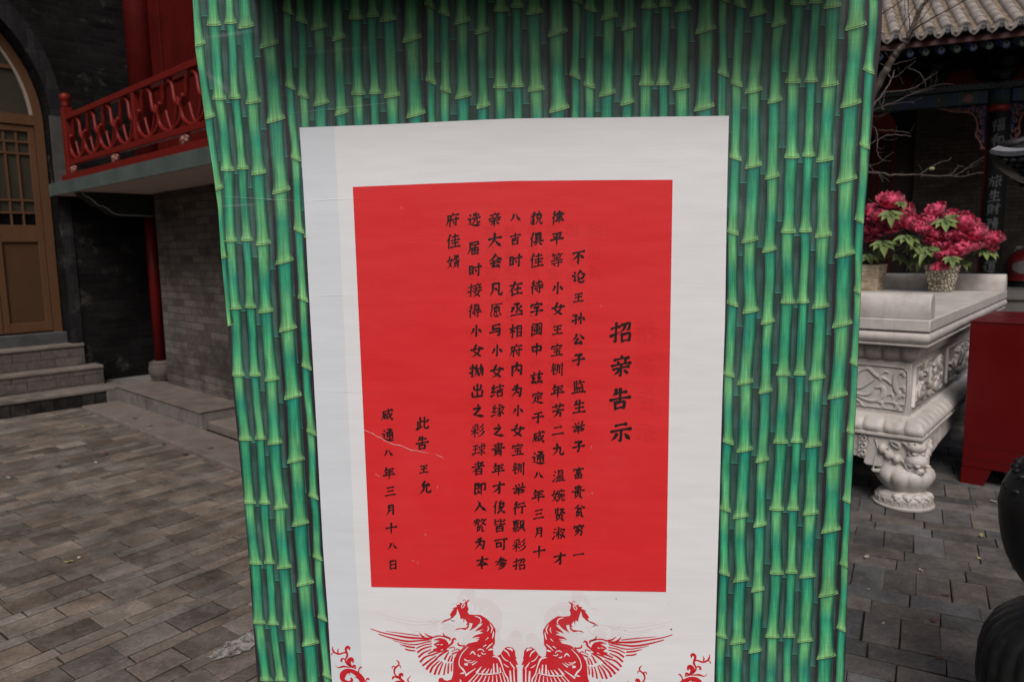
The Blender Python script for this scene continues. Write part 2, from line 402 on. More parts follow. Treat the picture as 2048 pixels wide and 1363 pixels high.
# far stalks in the gaps
GPH = [.55, .75, .35, .12, .62, .08, .3, .42]
for i in range(len(paths) - 1):
    ty = (i - 4) % 8; P, Q = paths[i], paths[i + 1]
    zn = P[0][1] - GPH[ty] * SEG
    zlow = max(P[-1][1], Q[-1][1], ZBOT) ; side = 0.62 if ty in (7,) else (0.45 if ty == 0 else 0.86)
    def gx(u, z):
        a = px_at(P, z) + TYPES[ty][0] * 0.36; b = px_at(Q, z) - TYPES[(ty + 1) % 8][0] * 0.36
        return clampx(a + (b - a) * u * side, z)
    z = zn
    while z > zlow + 0.01:
        z2 = max(z - SEG, zlow)
        ra = random.random() * 0.2
        for s in range(6):
            za, zb = z + (z2 - z) * s / 6, z + (z2 - z) * (s + 1) / 6
            ring = []
            for q in (za, zb):
                v = (z - q) / SEG
                cc = []
                for u in range(6):
                    w = math.sin(math.pi * min(1, (u + 0.5) / 5.5)) ** 0.8
                    c = lerp(lerp(DARK, GAPD, 0.35), lerp(GAPL, GAPD, ra + (0.55 if v < 0.3 else 0.1)), w)
                    if v > 0.86: c = lerp(c, GAPN, (v - 0.86) * 4.0 * w)
                    cc.append(mb.vert((gx(u / 5, q), D1, q), c))
                ring.append(cc)
            for u in range(5): mb.face((ring[0][u], ring[1][u], ring[1][u + 1], ring[0][u + 1]))
        if z2 == z - SEG:     # lip of the far joint: a bright hairline over a dark one
            for (o0, o1, c) in ((0.0006, -0.0010, lin((78, 140, 120))), (-0.0010, -0.0034, lin((14, 18, 20)))):
                mb.face([mb.vert((gx(u, z2), D1 - 0.0002, z2 + o), c) for (u, o) in ((0, o0), (0, o1), (1, o1), (1, o0))])
        z = z2
# near stalks
NU, NV = 9, 16
for i, P in enumerate(paths):
    ty = (i - 4) % 8; waist, flare, tilt, gph = TYPES[ty]
    thin = i == 0
    for s in range(len(P) - 1):
        (xa, za), (xb, zb) = P[s], P[s + 1]
        g = GRAD[2] if (ty in (5, 6) and (s % 2)) else GRAD[(s + gph) % 2]
        rnd = random.uniform(-0.12, 0.12); L = za - zb; bow = random.uniform(-0.0022, 0.0022)
        lit = random.uniform(0.40, 0.58); patch = random.uniform(0.25, 0.75); pv = random.uniform(0.35, 0.6)
        rows = []
        for r in range(NV + 1):
            v = r / NV
            wid = 0.99 * waist * (1 + 0.10 * math.exp(-v * 14)) + (flare - waist) * math.exp(-(1 - v) * 11)
            if v > 0.97: wid = flare
            xc = xa + (xb - xa) * v + bow * math.sin(math.pi * v * 1.6)
            row = []
            for q in range(NU + 1):
                u = q / NU
                tl = tilt * (u - 0.5) * 1.0
                arch = 0.0022 * (1 - (2 * u - 1) ** 2)
                wgt = (1 - v) ** 5 + v ** 5
                z = za - L * v + (tl - arch) * wgt
                x = xc + (u - 0.5) * wid
                base = gcol(g, min(1, max(0, v + rnd * math.sin(math.pi * v))))
                w = sst(-0.04, 0.36, u) * (1 - sst(0.58, 1.02, u))
                hi = math.exp(-((u - lit) / 0.17) ** 2)
                c = lerp(SHD if u > 0.5 else lerp(E_, SHD, 0.5), base, min(1, w * 1.12))
                c = lerp(c, LGT, 0.15 * hi * (0.3 + 0.7 * v))
                if (s + i) % 2: c = lerp(c, TEAL, 0.5 * math.exp(-((u - patch) / 0.25) ** 2 - ((v - pv) / 0.16) ** 2))
                if v < 0.05: c = lerp(c, SHD, 0.62 * (1 - v / 0.05))
                if v > 0.93: c = lerp(c, lin((146, 202, 132)), (v - 0.93) / 0.07 * 0.6)
                row.append((x, z, c))
            rows.append(row)
        ids = []
        for row in rows:
            ids.append([mb.vert((clampx(x, z), D2 - 0.00001 * (s % 3), z), c) for (x, z, c) in row])
        for r in range(NV):
            if rows[r][0][1] > ZTOP: continue
            for q in range(NU): mb.face((ids[r][q], ids[r + 1][q], ids[r + 1][q + 1], ids[r][q + 1]))
        # lip: dark hairline inside a pale one, dark shade line under it
        last = rows[-1]
        if last[0][1] < ZTOP:
            for (o0, o1, c, d) in ((-0.0001, -0.0022, lin((140, 186, 120)), D2 - 0.0002), (0.0022, 0.0011, lin((26, 66, 44)), D2 - 0.0003), (-0.0022, -0.0040, lin((10, 34, 30)), D2 - 0.0002)):
                for q in range(NU):
                    (x0, z0, _), (x1, z1, _) = last[q], last[q + 1]
                    mb.face([mb.vert((clampx(x, z), d, z + o), c) for (x, z, o) in ((x0, z0, o0), (x0, z0, o1), (x1, z1, o1), (x1, z1, o0))])
sheet = mb.build('bamboo_cloth', m_bamboo, board)

# --- white scroll printed on the cloth
WL = [pl(*p) for p in [(599.5,255.5),(605,340),(611,440),(616,541),(625.5,710),(633,845),(635,880),(646.7,1099.6),(655.6,1216.5),(664.4,1363),(667,1400)]]
WR = [pl(*p) for p in [(1457.5,232),(1455,330),(1453,426),(1449.7,640),(1443.5,815),(1438.7,1000),(1435,1120),(1428,1363),(1427,1400)]]
WT = [pl(*p) for p in [(599.5,255.5),(804,247.8),(926,241.7),(1036,236.9),(1200,235.6),(1457.5,232)]]
wzb = WL[-1][1]
mb = MB()
up = WT; NB = 24
def wt_z(x):
    for (xa, za), (xb, zb) in zip(WT, WT[1:]):
        if xa <= x <= xb: return za + (zb - za) * (x - xa) / (xb - xa)
    return WT[0][1] if x < WT[0][0] else WT[-1][1]
rows = []
NW = 12
for k in range(NB + 1):
    t = k / NB; row = []
    for j in range(NW + 1):
        u = j / NW
        x0 = edge_x(WL, WL[0][1] + (wzb - WL[0][1]) * t); x1 = edge_x(WR, WR[0][1] + (wzb - WR[0][1]) * t)
        uu = u * (13 / 12) - 1 / 12 + (1 / 12) * (1 - u) ** 1 if False else u
        x = x0 + (x1 - x0) * uu
        row.append(mb.vert((x, D3, wt_z(x) + (wzb - wt_z(x)) * t)))
    rows.append(row)
for k in range(NB):
    for j in range(NW): mb.face((rows[k][j], rows[k + 1][j], rows[k + 1][j + 1], rows[k][j + 1]), 1 if j == 0 else 0)
mb.build('white_scroll', [m_white, m_white2], board)

# --- red notice
RT = [pl(*p) for p in [(706,374),(860,367.5),(1020,362),(1180,360.5),(1345,359.5)]]
RB = [pl(*p) for p in [(743,1172),(880,1174.5),(1020,1177),(1180,1179.5),(1332,1182)]]
mb = MB(); R_ = []
for k in range(13):
    t = k / 12; R_.append([mb.vert((a[0] + (b[0] - a[0]) * t, D4, a[1] + (b[1] - a[1]) * t)) for a, b in zip(RT, RB)])
for k in range(12):
    for j in range(4): mb.face((R_[k][j], R_[k + 1][j], R_[k + 1][j + 1], R_[k][j + 1]))
notice = mb.build('red_notice', m_red, board)

# --- brush writing: every character as its strokes (letter = kind of stroke, then x y pairs in a 100-unit square)
BRUSH = {
'不': 'h12258817 p522238501070 s50405096 d60428662',
'论': 'd20122826 g0840263724803868 p620848303444 n621078309844 p82525268 g50485080588884889270',
'王': 'h18227816 h24507544 s50195080 h10858880',
'孙': 'z082442182840 g2838346230902080 t06664850 g681268906080 p56404466 d80389464',
'公': 'p381430361054 n601276349652 z504424807474 d66587888',
'子': 'z242076144836 g4834565850923682 h10569049',
'监': 's20142246 s36083650 p600652264236 h56228616 d66307842 s22582688 z225880527688 s42564288 s60545888 h06929688',
'生': 'p321024301244 h26348026 s52065288 h26607854 h10909286',
'举': 'd22143230 d46085226 p76086634 h08449236 p424030580872 n603874549668 h34606856 h20788072 x50485098',
'富': 'd48025414 s16181234 g162288167832 h34326628 s34403654 z344266386252 h38546251 s24622894 z246476587294 h28787274 s50625092 h28927289',
'贵': 's30123230 z301470096628 h32306626 s50025044 h08469239 s32543278 z325668526680 p505846782296 d58808096',
'贫': 'p400430201032 n580472189430 z343066255844 p462840442454 s32563280 z325868546682 p506046802297 d58828097',
'穷': 'd48045414 s16201236 g162488187832 p38302446 d60307640 g2458745168925486 p484442701696',
'一': 'h08549246',
'律': 'p30061226 p32260854 s22442296 z462080157846 h38349427 h46487843 h44628456 h36789472 x62066298',
'平': 'h22187812 d28303844 p72266046 h08589251 x50165098',
'等': 'p22021022 h20144410 d28163626 p60025020 h58128808 d68147624 h26387233 s50265050 h10549048 h14728866 g645664965290 d28764090',
'小': 'g520852924084 p303624541070 d68349064',
'女': 'z440624527692 p702860641694 h06449436',
'宝': 'd48025414 s14201038 g142488187834 h26447439 h30627058 s50425088 d62687480 h10929087',
'钏': 'p22040832 h20203816 h14383834 h08564051 g243824884076 p541454564492 s70187076 s88088896',
'年': 'p30041036 h26228415 h28427837 s28422864 h06669458 x54205499',
'芳': 'h10209013 s34043628 s66026228 d48305442 h12529046 g4468726368945690 p465242741896',
'二': 'h24287622 h08829275',
'九': 'p400638560892 g143866306278708890869266',
'温': 'd14102622 d06361848 t06922860 s44084644 z441080067842 h46267822 h46437840 s38564088 z385884538088 s54565488 s68556888 h28929788',
'婉': 'z201012483682 p362826660492 h02424235 d66027212 s46184432 g462094158828 p563450504062 z5444703960724094 d52566066 g7642923890628258 g76427684849096889772',
'贤': 's20102242 s36043646 z521484095644 n582070369446 s30543080 z305670516882 p505846802097 d58828297',
'淑': 'd14122622 d06361846 t06902660 s46064640 h46226218 h30446438 g484448924086 p36562876 d56546468 z682692206490 n703880669890',
'才': 'h10329024 g580658924484 p563242561078',
'貌': 'p36041418 d12241834 d26203032 p421630360652 g2636366230941886 p325022620672 p346424780688 p70026414 s54185650 z542086158448 h56348430 h56498446 p625258744292 g76507682829094889672',
'俱': 'p280620300648 s20342096 s46104862 z461282078062 h48268022 h48408036 h48538050 h32689761 p52723492 d70729090',
'佳': 'p280620300650 s20362096 h44228416 s64066442 h38469240 h44668461 s64486488 h34929687',
'待': 'p30061226 p32260854 s22442296 h46228416 s66066640 h38449637 h40629455 g744674926286 d50686080',
'字': 'd48025414 s14201038 g142488187834 z324268375052 g5052567050963690 h10709063',
'闺': 's16221696 d18042814 g3614860884947288 h32347030 s52225250 h28527447 h34666862 s52525282 h26867481',
'中': 's16262060 z162884217858 h20597854 x50045098',
'兹': 'd28043616 p72026018 h08289220 z323014503648 z384612824478 d38664888 z702854487646 z804254808875 d80629286',
'定': 'd48025414 s14201038 g142488187834 h28427436 s50405080 h50607655 p325226740894 n287052869692',
'于': 'h24207613 h08509242 g521854903882',
'咸': 'h20249216 p222620600690 h32425438 s30543276 z305654525274 h32755272 g5806665090929472 p864070665084 d74048614',
'通': 'd14102622 z064426401866 n0680247852929793 z441082066620 d54166626 p40324080 g4034862884807476 h42488244 h42628258 s62306280',
'八': 'p382632501076 n561870529674',
'三': 'h22187812 h28507244 h08869279',
'月': 'p321032561494 g3212740672926086 h32347230 h32587254',
'十': 'h08469238 x50065098',
'吉': 'h10249017 s50045046 h24487642 s26602892 z266274577090 h28917087',
'时': 's12241478 z122636223476 h14503446 h14763472 h44349627 g780878926684 d52486264',
'在': 'h08269218 p440430440472 s24462496 h44568450 s64366486 h36909485',
'丞': 'z301270065222 g5022544450723866 z123836331262 p80306044 n584274609768 h10929086',
'相': 'h04344428 s24062496 p22340466 d30444056 s56185890 z562088148690 h58428638 h58648660 h58878684',
'府': 'd50025812 h18249216 p202420560492 p42322460 s34523494 h46529445 g763476926486 d54626476',
'内': 's18281894 g1830822380926886 p500646462870 d52506866',
'为': 'd26103622 p500642500892 g1438803072925484 d48546268',
'行': 'p32061226 p34280856 s24462496 h48228816 h42469639 g744474926284',
'飘': 'h04104606 s10201240 z102242184038 s20102036 s32083236 h12394036 h12524048 h02644859 g266226941888 p14720488 d36724686 p581258564694 g58148408827090929776 p78285678 d60367872',
'彩': 'p46041214 d10221834 d28203230 p50184034 h04505843 s30363096 p28500282 d36565474 p880878226034 p903480505864 p966082825097',
'大': 'h08409232 p480644480894 n503864669692',
'会': 'p480434260448 n500668269844 h32486843 h16648457 z446426887882 d64728094',
'凡': 'p281228580894 g281472087080809094889668 d40405656',
'愿': 'h16109005 p181018460484 p54144624 s34263652 z342874237250 h36407236 h36527249 g545254684864 p42563266 d66547664 d18781492 g34743690509668947284 d50745684 d76728888',
'与': 'h28187412 z28182444 g2444783772925484 h06666660',
'结': 'z280610343230 z362408623856 t06884274 h48249717 s72047246 h52489243 s54605692 z546290578890 h56918887',
'缘': 'z280610343230 z362408623856 t06884274 p62025618 z581486098028 h46349727 p703258484456 g6046746468975690 p66564474 p70684490 p92387852 n765086669980',
'之': 'd46045616 z203672282676 n147434829694',
'青': 'h22147808 h28287223 s50025042 h06459438 p305430762497 g3056725170946090 h30687064 h30817078',
'俊': 'p260618300448 s18341896 z620444268022 d74108624 p54324048 d70308642 p58443670 z565482483896 n546272829897',
'皆': 'h14224017 g140614464036 p84126026 g56045638644486428830 p50484258 s26582896 z266074557295 h28767273 h28947291',
'可': 'h06189610 s20382270 z204054355268 h22695265 g761676926084',
'参': 'z520234206816 d64087622 h08369229 p462036440666 n543270469758 p56463264 p66563480 p786860862498',
'选': 'd14102622 z064426401868 n0682248052929793 p48083828 h46228216 s64046440 h36429435 p544250623480 g70407070787892749460',
'届': 'z221284068228 h22298225 p221222560496 s36503894 z365284468094 h38708066 s60366092 h38928089',
'接': 'h04303425 g220622921284 t02623650 d66027212 h42209214 d54246036 p80207236 h38429736 z644248668496 p845272783897 h38629855',
'得': 'p30061226 p32260854 s22442296 s50085240 z501082068038 h52248021 h52398036 h42509045 h36669859 g765076946488 d48705882',
'抛': 'h02303025 g180618920884 t00623250 p461246563490 g36365832587866847470 g7034943090848078 p801078506488',
'出': 's50045092 z241826447440 s76127442 z146016928488 s86548492',
'球': 'h06204015 h08463841 s24182476 t02844270 h46309823 g720472926286 d52406252 t46766660 p92367852 n765284689982 d82069416',
'者': 'h24187012 s48024836 h06409033 p800656400874 s32543496 z325674517295 h34747270 h34947291',
'即': 'z161246074448 h16284424 h16464442 g161216884874 d36585080 g6216921090627858 x62166298',
'入': 'p462640500690 n340654469790',
'赘': 'h08124407 s26022624 h04264820 g2034423038523048 p242620400452 p64025022 h60149408 p821272344852 n602274389850 s32603282 z326268586684 p506446822298 d58848098',
'本': 'h08329224 s50045098 p483034560478 n523068549872 h34726867',
'婿': 'z201012483682 p362826660492 h02424235 z520888048014 s70087034 h70228419 p60184640 n563072409844 p585258784897 g5854865084947690 h58668463 h58798476',
'此': 's30063076 h30364831 s14361480 t04905470 p90246642 g62046278708692849566',
'允': 'z460422367630 d66168440 p404436701094 g60406082689092889568',
'日': 's22102492 z221278067692 h24487643 h24887684',
'招': 'h04304024 g240624921284 t02624248 g4816880982427038 p661460344250 s52585492 z526090548690 h54918687',
'亲': 'd46025412 h18208214 d32264038 p68226038 h08469239 h14628656 g504650964090 p40682088 d62688286',
'告': 'p30061632 h28247618 s50045050 h06529445 s28643094 z286672616892 h30936889',
'示': 'h26207414 h06469438 g524452943886 p32601086 d68589084',
'福': 'd20062816 z062636210856 s22462294 d28483858 h46109405 s52205438 z522288188636 h54378634 s50505294 z505292479094 h52709067 s70507092 h52929089',
'和': 'p42061216 h04385031 s28142896 p26380466 d34465060 s60306280 z603292279078 h62799075',
'旅': 'd22043014 h04284622 p22280492 g2246424238882882 p62045026 h60209614 p92325644 s60466092 t60927680 p94467860 n76529892',
'財': 's12101464 z121242084064 h14284025 h14464043 h14634060 p20700490 d32704684 h50329825 g800680926884 p78325268',
'務': 'z081444092828 d16243436 h02444638 g264226941688 p24440472 p64045024 z601690115046 n602474369848 g5262865680966890 p685064764497',
'有': 'h06249416 p460434360460 s34383497 g3440763574946288 h36567452 h36727468',
'道': 'd14102622 z064426401868 n0682248052929793 d46025212 p78027012 h36209614 p66185828 s48305076 z483284288276 h50468243 h50608257 h50758272',
}
W_ = {'h': (7.5, 5.2, 4.6, 5.2, 9.0), 's': (9.0, 7.4, 6.6, 6.8, 7.2), 'x': (9.0, 7.2, 6.6, 5.8, 1.6), 'p': (9.5, 7.6, 6.4, 4.4, 1.2), 'n': (2.6, 4.6, 7.4, 11.5, 1.6),
      'd': (2.6, 7.2, 9.8, 10.4, 5.5), 't': (9.5, 8.0, 5.8, 3.6, 1.0), 'z': (7.5, 6.4, 8.6, 6.6, 6.4), 'g': (8.0, 6.8, 7.6, 7.6, 1.4)}
def brush_strokes(ch):
    st = BRUSH[ch].split(); n = len(st); k = 2.0 if n < 5 else (1.84 if n < 8 else (1.60 if n < 11 else 1.34))
    R = random.Random(ord(ch)); out = []
    for s in st:
        v = [int(s[i:i + 2]) for i in range(1, len(s), 2)]
        P = [(v[i] + R.uniform(-1, 1), v[i + 1] + R.uniform(-1, 1)) for i in range(0, len(v), 2)]
        kind = s[0]
        if kind in 'pn' and len(P) == 2: P.insert(1, ((P[0][0] + P[1][0]) / 2 + (3 if kind == 'p' else -3), (P[0][1] + P[1][1]) / 2 + 1))
        if kind == 'h' and len(P) == 2: P.insert(1, ((P[0][0] + P[1][0]) / 2, (P[0][1] + P[1][1]) / 2 - 1.6))
        dense = []
        if kind in 'zgs' or len(P) == 2:
            for (a, b), (c, d) in zip(P, P[1:]):
                m = max(2, int(math.hypot(c - a, d - b) / 7)); dense += [(a + (c - a) * i / m, b + (d - b) * i / m) for i in range(m)]
            dense.append(P[-1])
            if kind in 'zg':                       # soften the turns
                dense = [dense[0]] + [tuple((dense[i - 1][q] + 2 * dense[i][q] + dense[i + 1][q]) / 4 for q in (0, 1)) for i in range(1, len(dense) - 1)] + [dense[-1]]
        else: dense = smoothpts(P, 5)
        cum = [0.0]
        for a, b in zip(dense, dense[1:]): cum.append(cum[-1] + math.hypot(b[0] - a[0], b[1] - a[1]))
        L = cum[-1] or 1; hook = 0
        if kind == 'g': hook = math.hypot(P[-1][0] - P[-2][0], P[-1][1] - P[-2][1]) / L
        res = []
        for (x, y), c in zip(dense, cum):
            t = c / L
            if kind == 'g': w = (8.0 - 1.4 * math.sin(math.pi * min(1, t / (1 - hook)))) if t < 1 - hook else 8.0 * (1 - (t - 1 + hook) / hook) + 1.0
            elif kind == 'z': w = 7.0 + 1.2 * math.sin(t * 9 + R.random())
            else:
                m = t * 4; i = min(3, int(m)); f = m - i; f = f * f * (3 - 2 * f); w = W_[kind][i] + (W_[kind][i + 1] - W_[kind][i]) * f
            res.append(((x - 50) * 0.97 + (50 - y) * 0.05, (50 - y) * 0.98 + (x - 50) * 0.09, w * k * (1 + 0.10 * mnoise.noise(Vector((x * .09, y * .09, ord(ch)))))))
        out.append((kind, res))
    return out
def lettering(name, items, mat, parent, depth, flipx=None):
    """items: (char, x, z, size); one flat mesh of inked strokes, each a hair above the last"""
    mb = MB()
    for ch, x, z, sz in items:
        u = sz / 100
        for q, (kind, res) in enumerate(brush_strokes(ch)):
            dd = depth - q * 0.000012; n = len(res)
            V = lambda a, b: mb.vert(((flipx - (x + a * u)) if flipx is not None else x + a * u, dd, z + b * u))
            prev = None
            for i, (a, b, w) in enumerate(res):
                p, r = res[max(0, i - 1)], res[min(n - 1, i + 1)]; dx, dy = r[0] - p[0], r[1] - p[1]; L = math.hypot(dx, dy) or 1
                nx, ny = -dy / L * w / 2, dx / L * w / 2
                cur = (V(a + nx, b + ny), V(a - nx, b - ny))
                if prev: mb.face((prev[0], prev[1], cur[1], cur[0]))
                if i in (0, n - 1) and w > 2.2:    # rounded, slightly slanted stroke end
                    s_ = -1 if i == 0 else 1; ex, ey = dx / L * s_, dy / L * s_
                    arc = [V(a + nx * math.cos(t) + ex * w / 2 * math.sin(t) * .8, b + ny * math.cos(t) + ey * w / 2 * math.sin(t) * .8) for t in (math.pi * .2, math.pi * .4, math.pi * .6, math.pi * .8)]
                    mb.face([cur[0]] + arc + [cur[1]])
                prev = cur
    return mb.build(name, mat, parent)
T_TITLE = [("招",1243,664),("亲",1242,731),("告",1240,797),("示",1241,862.5)]
COLS = [
 ("不论王孙公子监生举子富贵贫穷一", [(1157,512.5),(1157,553.5),(1157,594.5),(1157,636.5),(1156,678),(1157,717.6),(1157,772.6),(1158,812),(1157,853.7),(1157,891),(1157,944),(1156,982),(1158.5,1020),(1158,1058),(1157,1107)]),
 ("律平等小女王宝钏年芳二九温婉贤淑才", [(1115,434.6),(1113.6,477),(1113.6,520),(1115,575.6),(1116,616.6),(1115,659),(1114,699),(1114,738),(1115,781.5),(1116,820),(1116,859.4),(1116.8,898),(1117.7,950),(1116.8,989.4),(1119,1026.6),(1118,1064.5),(1119,1115.6)]),
 ("貌俱佳待字闺中兹定于咸通八年三月十", [(1072.6,436.8),(1072.6,478.4),(1073,520.4),(1073,573.4),(1073.5,616.6),(1073.5,657.7),(1073.5,698.7),(1073,755.5),(1075.7,794),(1075.7,834),(1076.7,873),(1077.3,913.7),(1076.7,949.3),(1076.4,990),(1077.3,1026.6),(1078,1063),(1078.3,1101.7)]),
 ("八吉时在丞相府内为小女宝钏举行飘彩招", [(1030.6,435),(1030.6,478),(1030.6,521),(1031.6,576.6),(1033.8,618),(1032.5,661),(1031.6,700),(1034,737),(1034.7,780.5),(1035.7,820),(1035.7,859.4),(1035.7,897.3),(1037,936),(1037.9,976.8),(1037.9,1014),(1038.5,1050.3),(1038.5,1088),(1039.4,1126)]),
 ("亲大会凡愿与小女结缘之青年才俊皆可参", [(989.4,438.4),(989.7,480.3),(991,522),(992,577.8),(992.5,619.8),(992.5,659.2),(994,700.3),(994,741.3),(994,780.5),(995.7,820),(996.6,859.4),(996.6,898),(996.6,937.7),(997.3,974.6),(999,1012.4),(999.8,1048.7),(1001.4,1086.6),(1002,1124.5)]),
 ("选届时接得小女抛出之彩球者即入赘为本", [(948.7,439),(947.7,496),(950,539.3),(950,579.4),(949,620.8),(952.4,660.8),(954,700.3),(954,740.7),(955,780.5),(956,820),(955.6,859.4),(958,898),(957,935),(959.4,976),(960.3,1010.9),(960.3,1048.7),(961.3,1085),(964.4,1123)]),
 ("府佳婿", [(905,439.3),(906.7,482),(907.6,523.6)])]
SIGN = [("此告王允", [(846,845.8),(845,884.6),(848.3,936.7),(850.8,973)]),
 ("咸通八年三月十八日", [(774.8,828.8),(776.7,868),(776.7,905),(778.3,945.2),(781,981),(782,1018),(783,1055),(785,1090.4),(786.8,1127.6)])]
SMALL = {"日": .78, "王": .82, "三": .85, "小": .9, "八": .86, "一": .9, "二": .9, "中": .92, "十": .95, "月": .88, "吉": .88}
def place(cols, size):
    out = []
    for txt, pts in cols:
        for ch, p in zip(txt, pts):
            x, z = pl(*p); out.append((ch, x, z, size * SMALL.get(ch, 1.0) * random.uniform(0.96, 1.04)))
    return out
it_t = [(c, *pl(x, y), 0.064) for c, x, y in T_TITLE]; it_b = place(COLS, 0.0405); it_s = place(SIGN, 0.0395)
lettering('title_lettering', it_t, m_ink, board, D5)
lettering('body_lettering', it_b, m_ink, board, D5)
lettering('signature_lettering', it_s, m_ink, board, D5)
# the writing of the sheet's other face, faintly showing through
xm = pl(1239, 760)[0] + pl(1290, 760)[0]
lettering('show_through_title', [(c, x - 0.006, z, s) for c, x, z, s in it_t], m_ghost2, board, D4 - 0.0003, xm)
cxm = pl(1040, 700)[0]
lettering('show_through_body', [(c, x, z - 0.035, s) for c, x, z, s in it_b if -0.36 < x < 0.36 and abs(z - 1.45) < 0.42], m_ghost2, board, D4 - 0.0003, 2 * cxm + 0.03)

# --- brush strokes for the ornaments
def stroke(mb, pts, widths, m=0, d=0.0, k=4, to=None):
    n = len(pts)
    if not isinstance(widths, (list, tuple)): widths = [widths] * n
    if len(widths) != n: widths = [widths[min(len(widths) - 1, int(i * (len(widths) - 1) / max(1, n - 1) + 0.5))] for i in range(n)]
    P = smoothpts([(x, y, w) for (x, y), w in zip(pts, widths)], k)
    prev = None
    for i, (x, y, w) in enumerate(P):
        a = P[max(0, i - 1)]; b = P[min(len(P) - 1, i + 1)]
        dx, dy = b[0] - a[0], b[1] - a[1]; L = math.hypot(dx, dy) or 1
        nx, ny = -dy / L * max(w, 0.3) / 2, dx / L * max(w, 0.3) / 2
        cur = (mb.vert(to(x + nx, y + ny, d)), mb.vert(to(x - nx, y - ny, d)))
        if prev: mb.face((prev[0], prev[1], cur[1], cur[0]), m)
        prev = cur
def fillpoly(mb, pts, m, d, to): mb.face([mb.vert(to(x, y, d)) for x, y in pts], m)
XM = pl(1038.7, 1270)[0]
def phoenix(mirror, ghost=False, off=(0, 0)):
    mb = MB()
    def mk(ox, oy, sc):
        def to(x, y, d):
            a, z = pl(ox + x / sc, oy + y / sc)
            if mirror: a = 2 * XM - a
            return (a + off[0], (D3 - 0.0002 - d * 0.2 - (0.0001 if mirror else 0)) if ghost else (D4 - d - (0.0002 if mirror else 0)), z + off[1])
        return to
    A_ = mk(730, 1180, 7.45); B_ = mk(880, 1180, 7.45)
    st = lambda p, w, m=0, d=0.0, t=A_: stroke(mb, p, w, m, d, 4, t)
    R = 0.0; W = 0.0006
    for p, w in [([(85,560),(230,610),(440,655),(640,690),(800,700),(1000,705)],[12,16,22,32,28,30]), ([(310,598),(560,630),(810,665)],[5,14,14]),
        ([(205,640),(400,700),(620,745),(780,740),(960,722)],[14,22,28,24,22]), ([(420,732),(600,780),(760,795),(900,762),(990,742)],[8,14,18,18,18]),
        ([(520,790),(640,825),(750,840)],[8,26,22]), ([(600,855),(640,875),(755,890)],[14,22,18]), ([(765,852),(880,802),(1000,782)],[18,18,16]),
        ([(780,915),(870,855),(1000,818)],[28,26,16]), ([(798,985),(880,915),(990,868)],[30,26,14]), ([(822,1058),(900,980),(1030,940)],[30,28,16]),
        ([(857,1112),(950,1040),(1060,965)],[30,28,16]), ([(912,1168),(980,1085),(1080,1005)],[36,34,18]), ([(972,1213),(1010,1130),(1110,1035)],[34,30,16]),
        ([(1037,1243),(1080,1130),(1150,1045)],[32,30,14]), ([(1097,1243),(1130,1150),(1165,1062)],[26,26,16]), ([(1178,1248),(1190,1160),(1210,1072)],[24,24,16]),
        ([(1240,1228),(1242,1150),(1250,1072)],[26,26,16]), ([(1290,1193),(1290,1130),(1300,1070)],[20,20,14]),
        ([(1185,1020),(1225,945),(1255,905)],[30,24,10]), ([(1240,1048),(1265,985),(1295,945)],[26,22,10]), ([(1285,1050),(1297,1000),(1312,955)],[24,22,10]),
        ([(810,612),(840,660),(890,692)],[4,22,30]), ([(885,622),(935,662),(1010,688)],[4,22,24]), ([(1165,618),(1185,668),(1235,692)],[4,26,26]),
        ([(1005,692),(1100,667),(1180,677),(1262,702),(1262,735)],[24,20,20,30,16]), ([(940,932),(1060,882),(1200,858)],[18,30,34]), ([(1040,1025),(1150,932),(1250,878)],[18,30,20]),
        ([(980,960),(1100,910),(1220,870)],[20,24,20]), ([(1240,822),(1300,772),(1312,722),(1340,708),(1360,732)],[26,34,34,26,8]), ([(1388,762),(1395,800),(1460,815),(1490,806)],[14,26,22,30]),
        ([(1260,850),(1330,830),(1330,880),(1290,900)],[16,14,12,10]), ([(1350,880),(1380,860),(1410,890),(1300,935)],[12,16,16,26]), ([(1390,930),(1440,880),(1490,830)],[26,24,30])]: st(p, w)
    fillpoly(mb, [(1030,718),(1120,697),(1200,717),(1238,760),(1262,830),(1200,872),(1100,902),(1035,898),(1012,862),(1080,842),(1022,792),(1060,767),(1105,748),(1032,738)], 0, 0.0002, A_)
    fillpoly(mb, [(1490,815),(1440,890),(1370,945),(1328,1000),(1318,1100),(1313,1230),(1290,1310),(1230,1333),(1185,1322),(1152,1287),(1112,1292),(1096,1320),(1100,1400),(1480,1400),(1480,1100),(1500,900)], 0, 0.0001, A_)
    fillpoly(mb, [(445,130),(412,165),(405,185),(415,235),(430,262),(418,285),(415,322),(440,345),(500,352),(605,352),(690,405),(770,480),(825,560),(830,600),(818,670),(820,780),(785,830),(640,830),(420,812),(360,825),(430,775),(560,735),(590,712),(480,690),(530,655),(650,620),(590,602),(660,562),(520,600),(560,555),(600,525),(640,480),(590,480),(530,540),(440,590),(470,540),(490,480),(440,470),(430,540),(380,578),(310,562),(225,580),(260,555),(330,548),(390,545),(420,500),(385,505),(410,470),(370,410),(355,480),(352,440),(345,400),(310,420),(300,370),(275,300),(262,260),(245,340),(200,390),(130,432),(60,458),(15,485),(70,430),(150,405),(170,370),(145,355),(180,300),(210,265),(180,262),(260,225),(240,205),(300,195),(290,165),(340,185),(400,150),(430,128)], 0, 0.0003, B_)
    fillpoly(mb, [(640,820),(785,825),(800,950),(850,968),(900,940),(960,850),(1010,825),(1080,840),(1120,890),(1125,960),(1140,990),(1130,1010),(1165,1095),(1130,1090),(1152,1160),(1155,1400),(200,1400),(200,1050),(250,930),(340,850),(420,810)], 0, 0.0003, B_)
    st([(345,150),(350,132),(375,130),(390,162)], 9, 0, 0.0, B_)
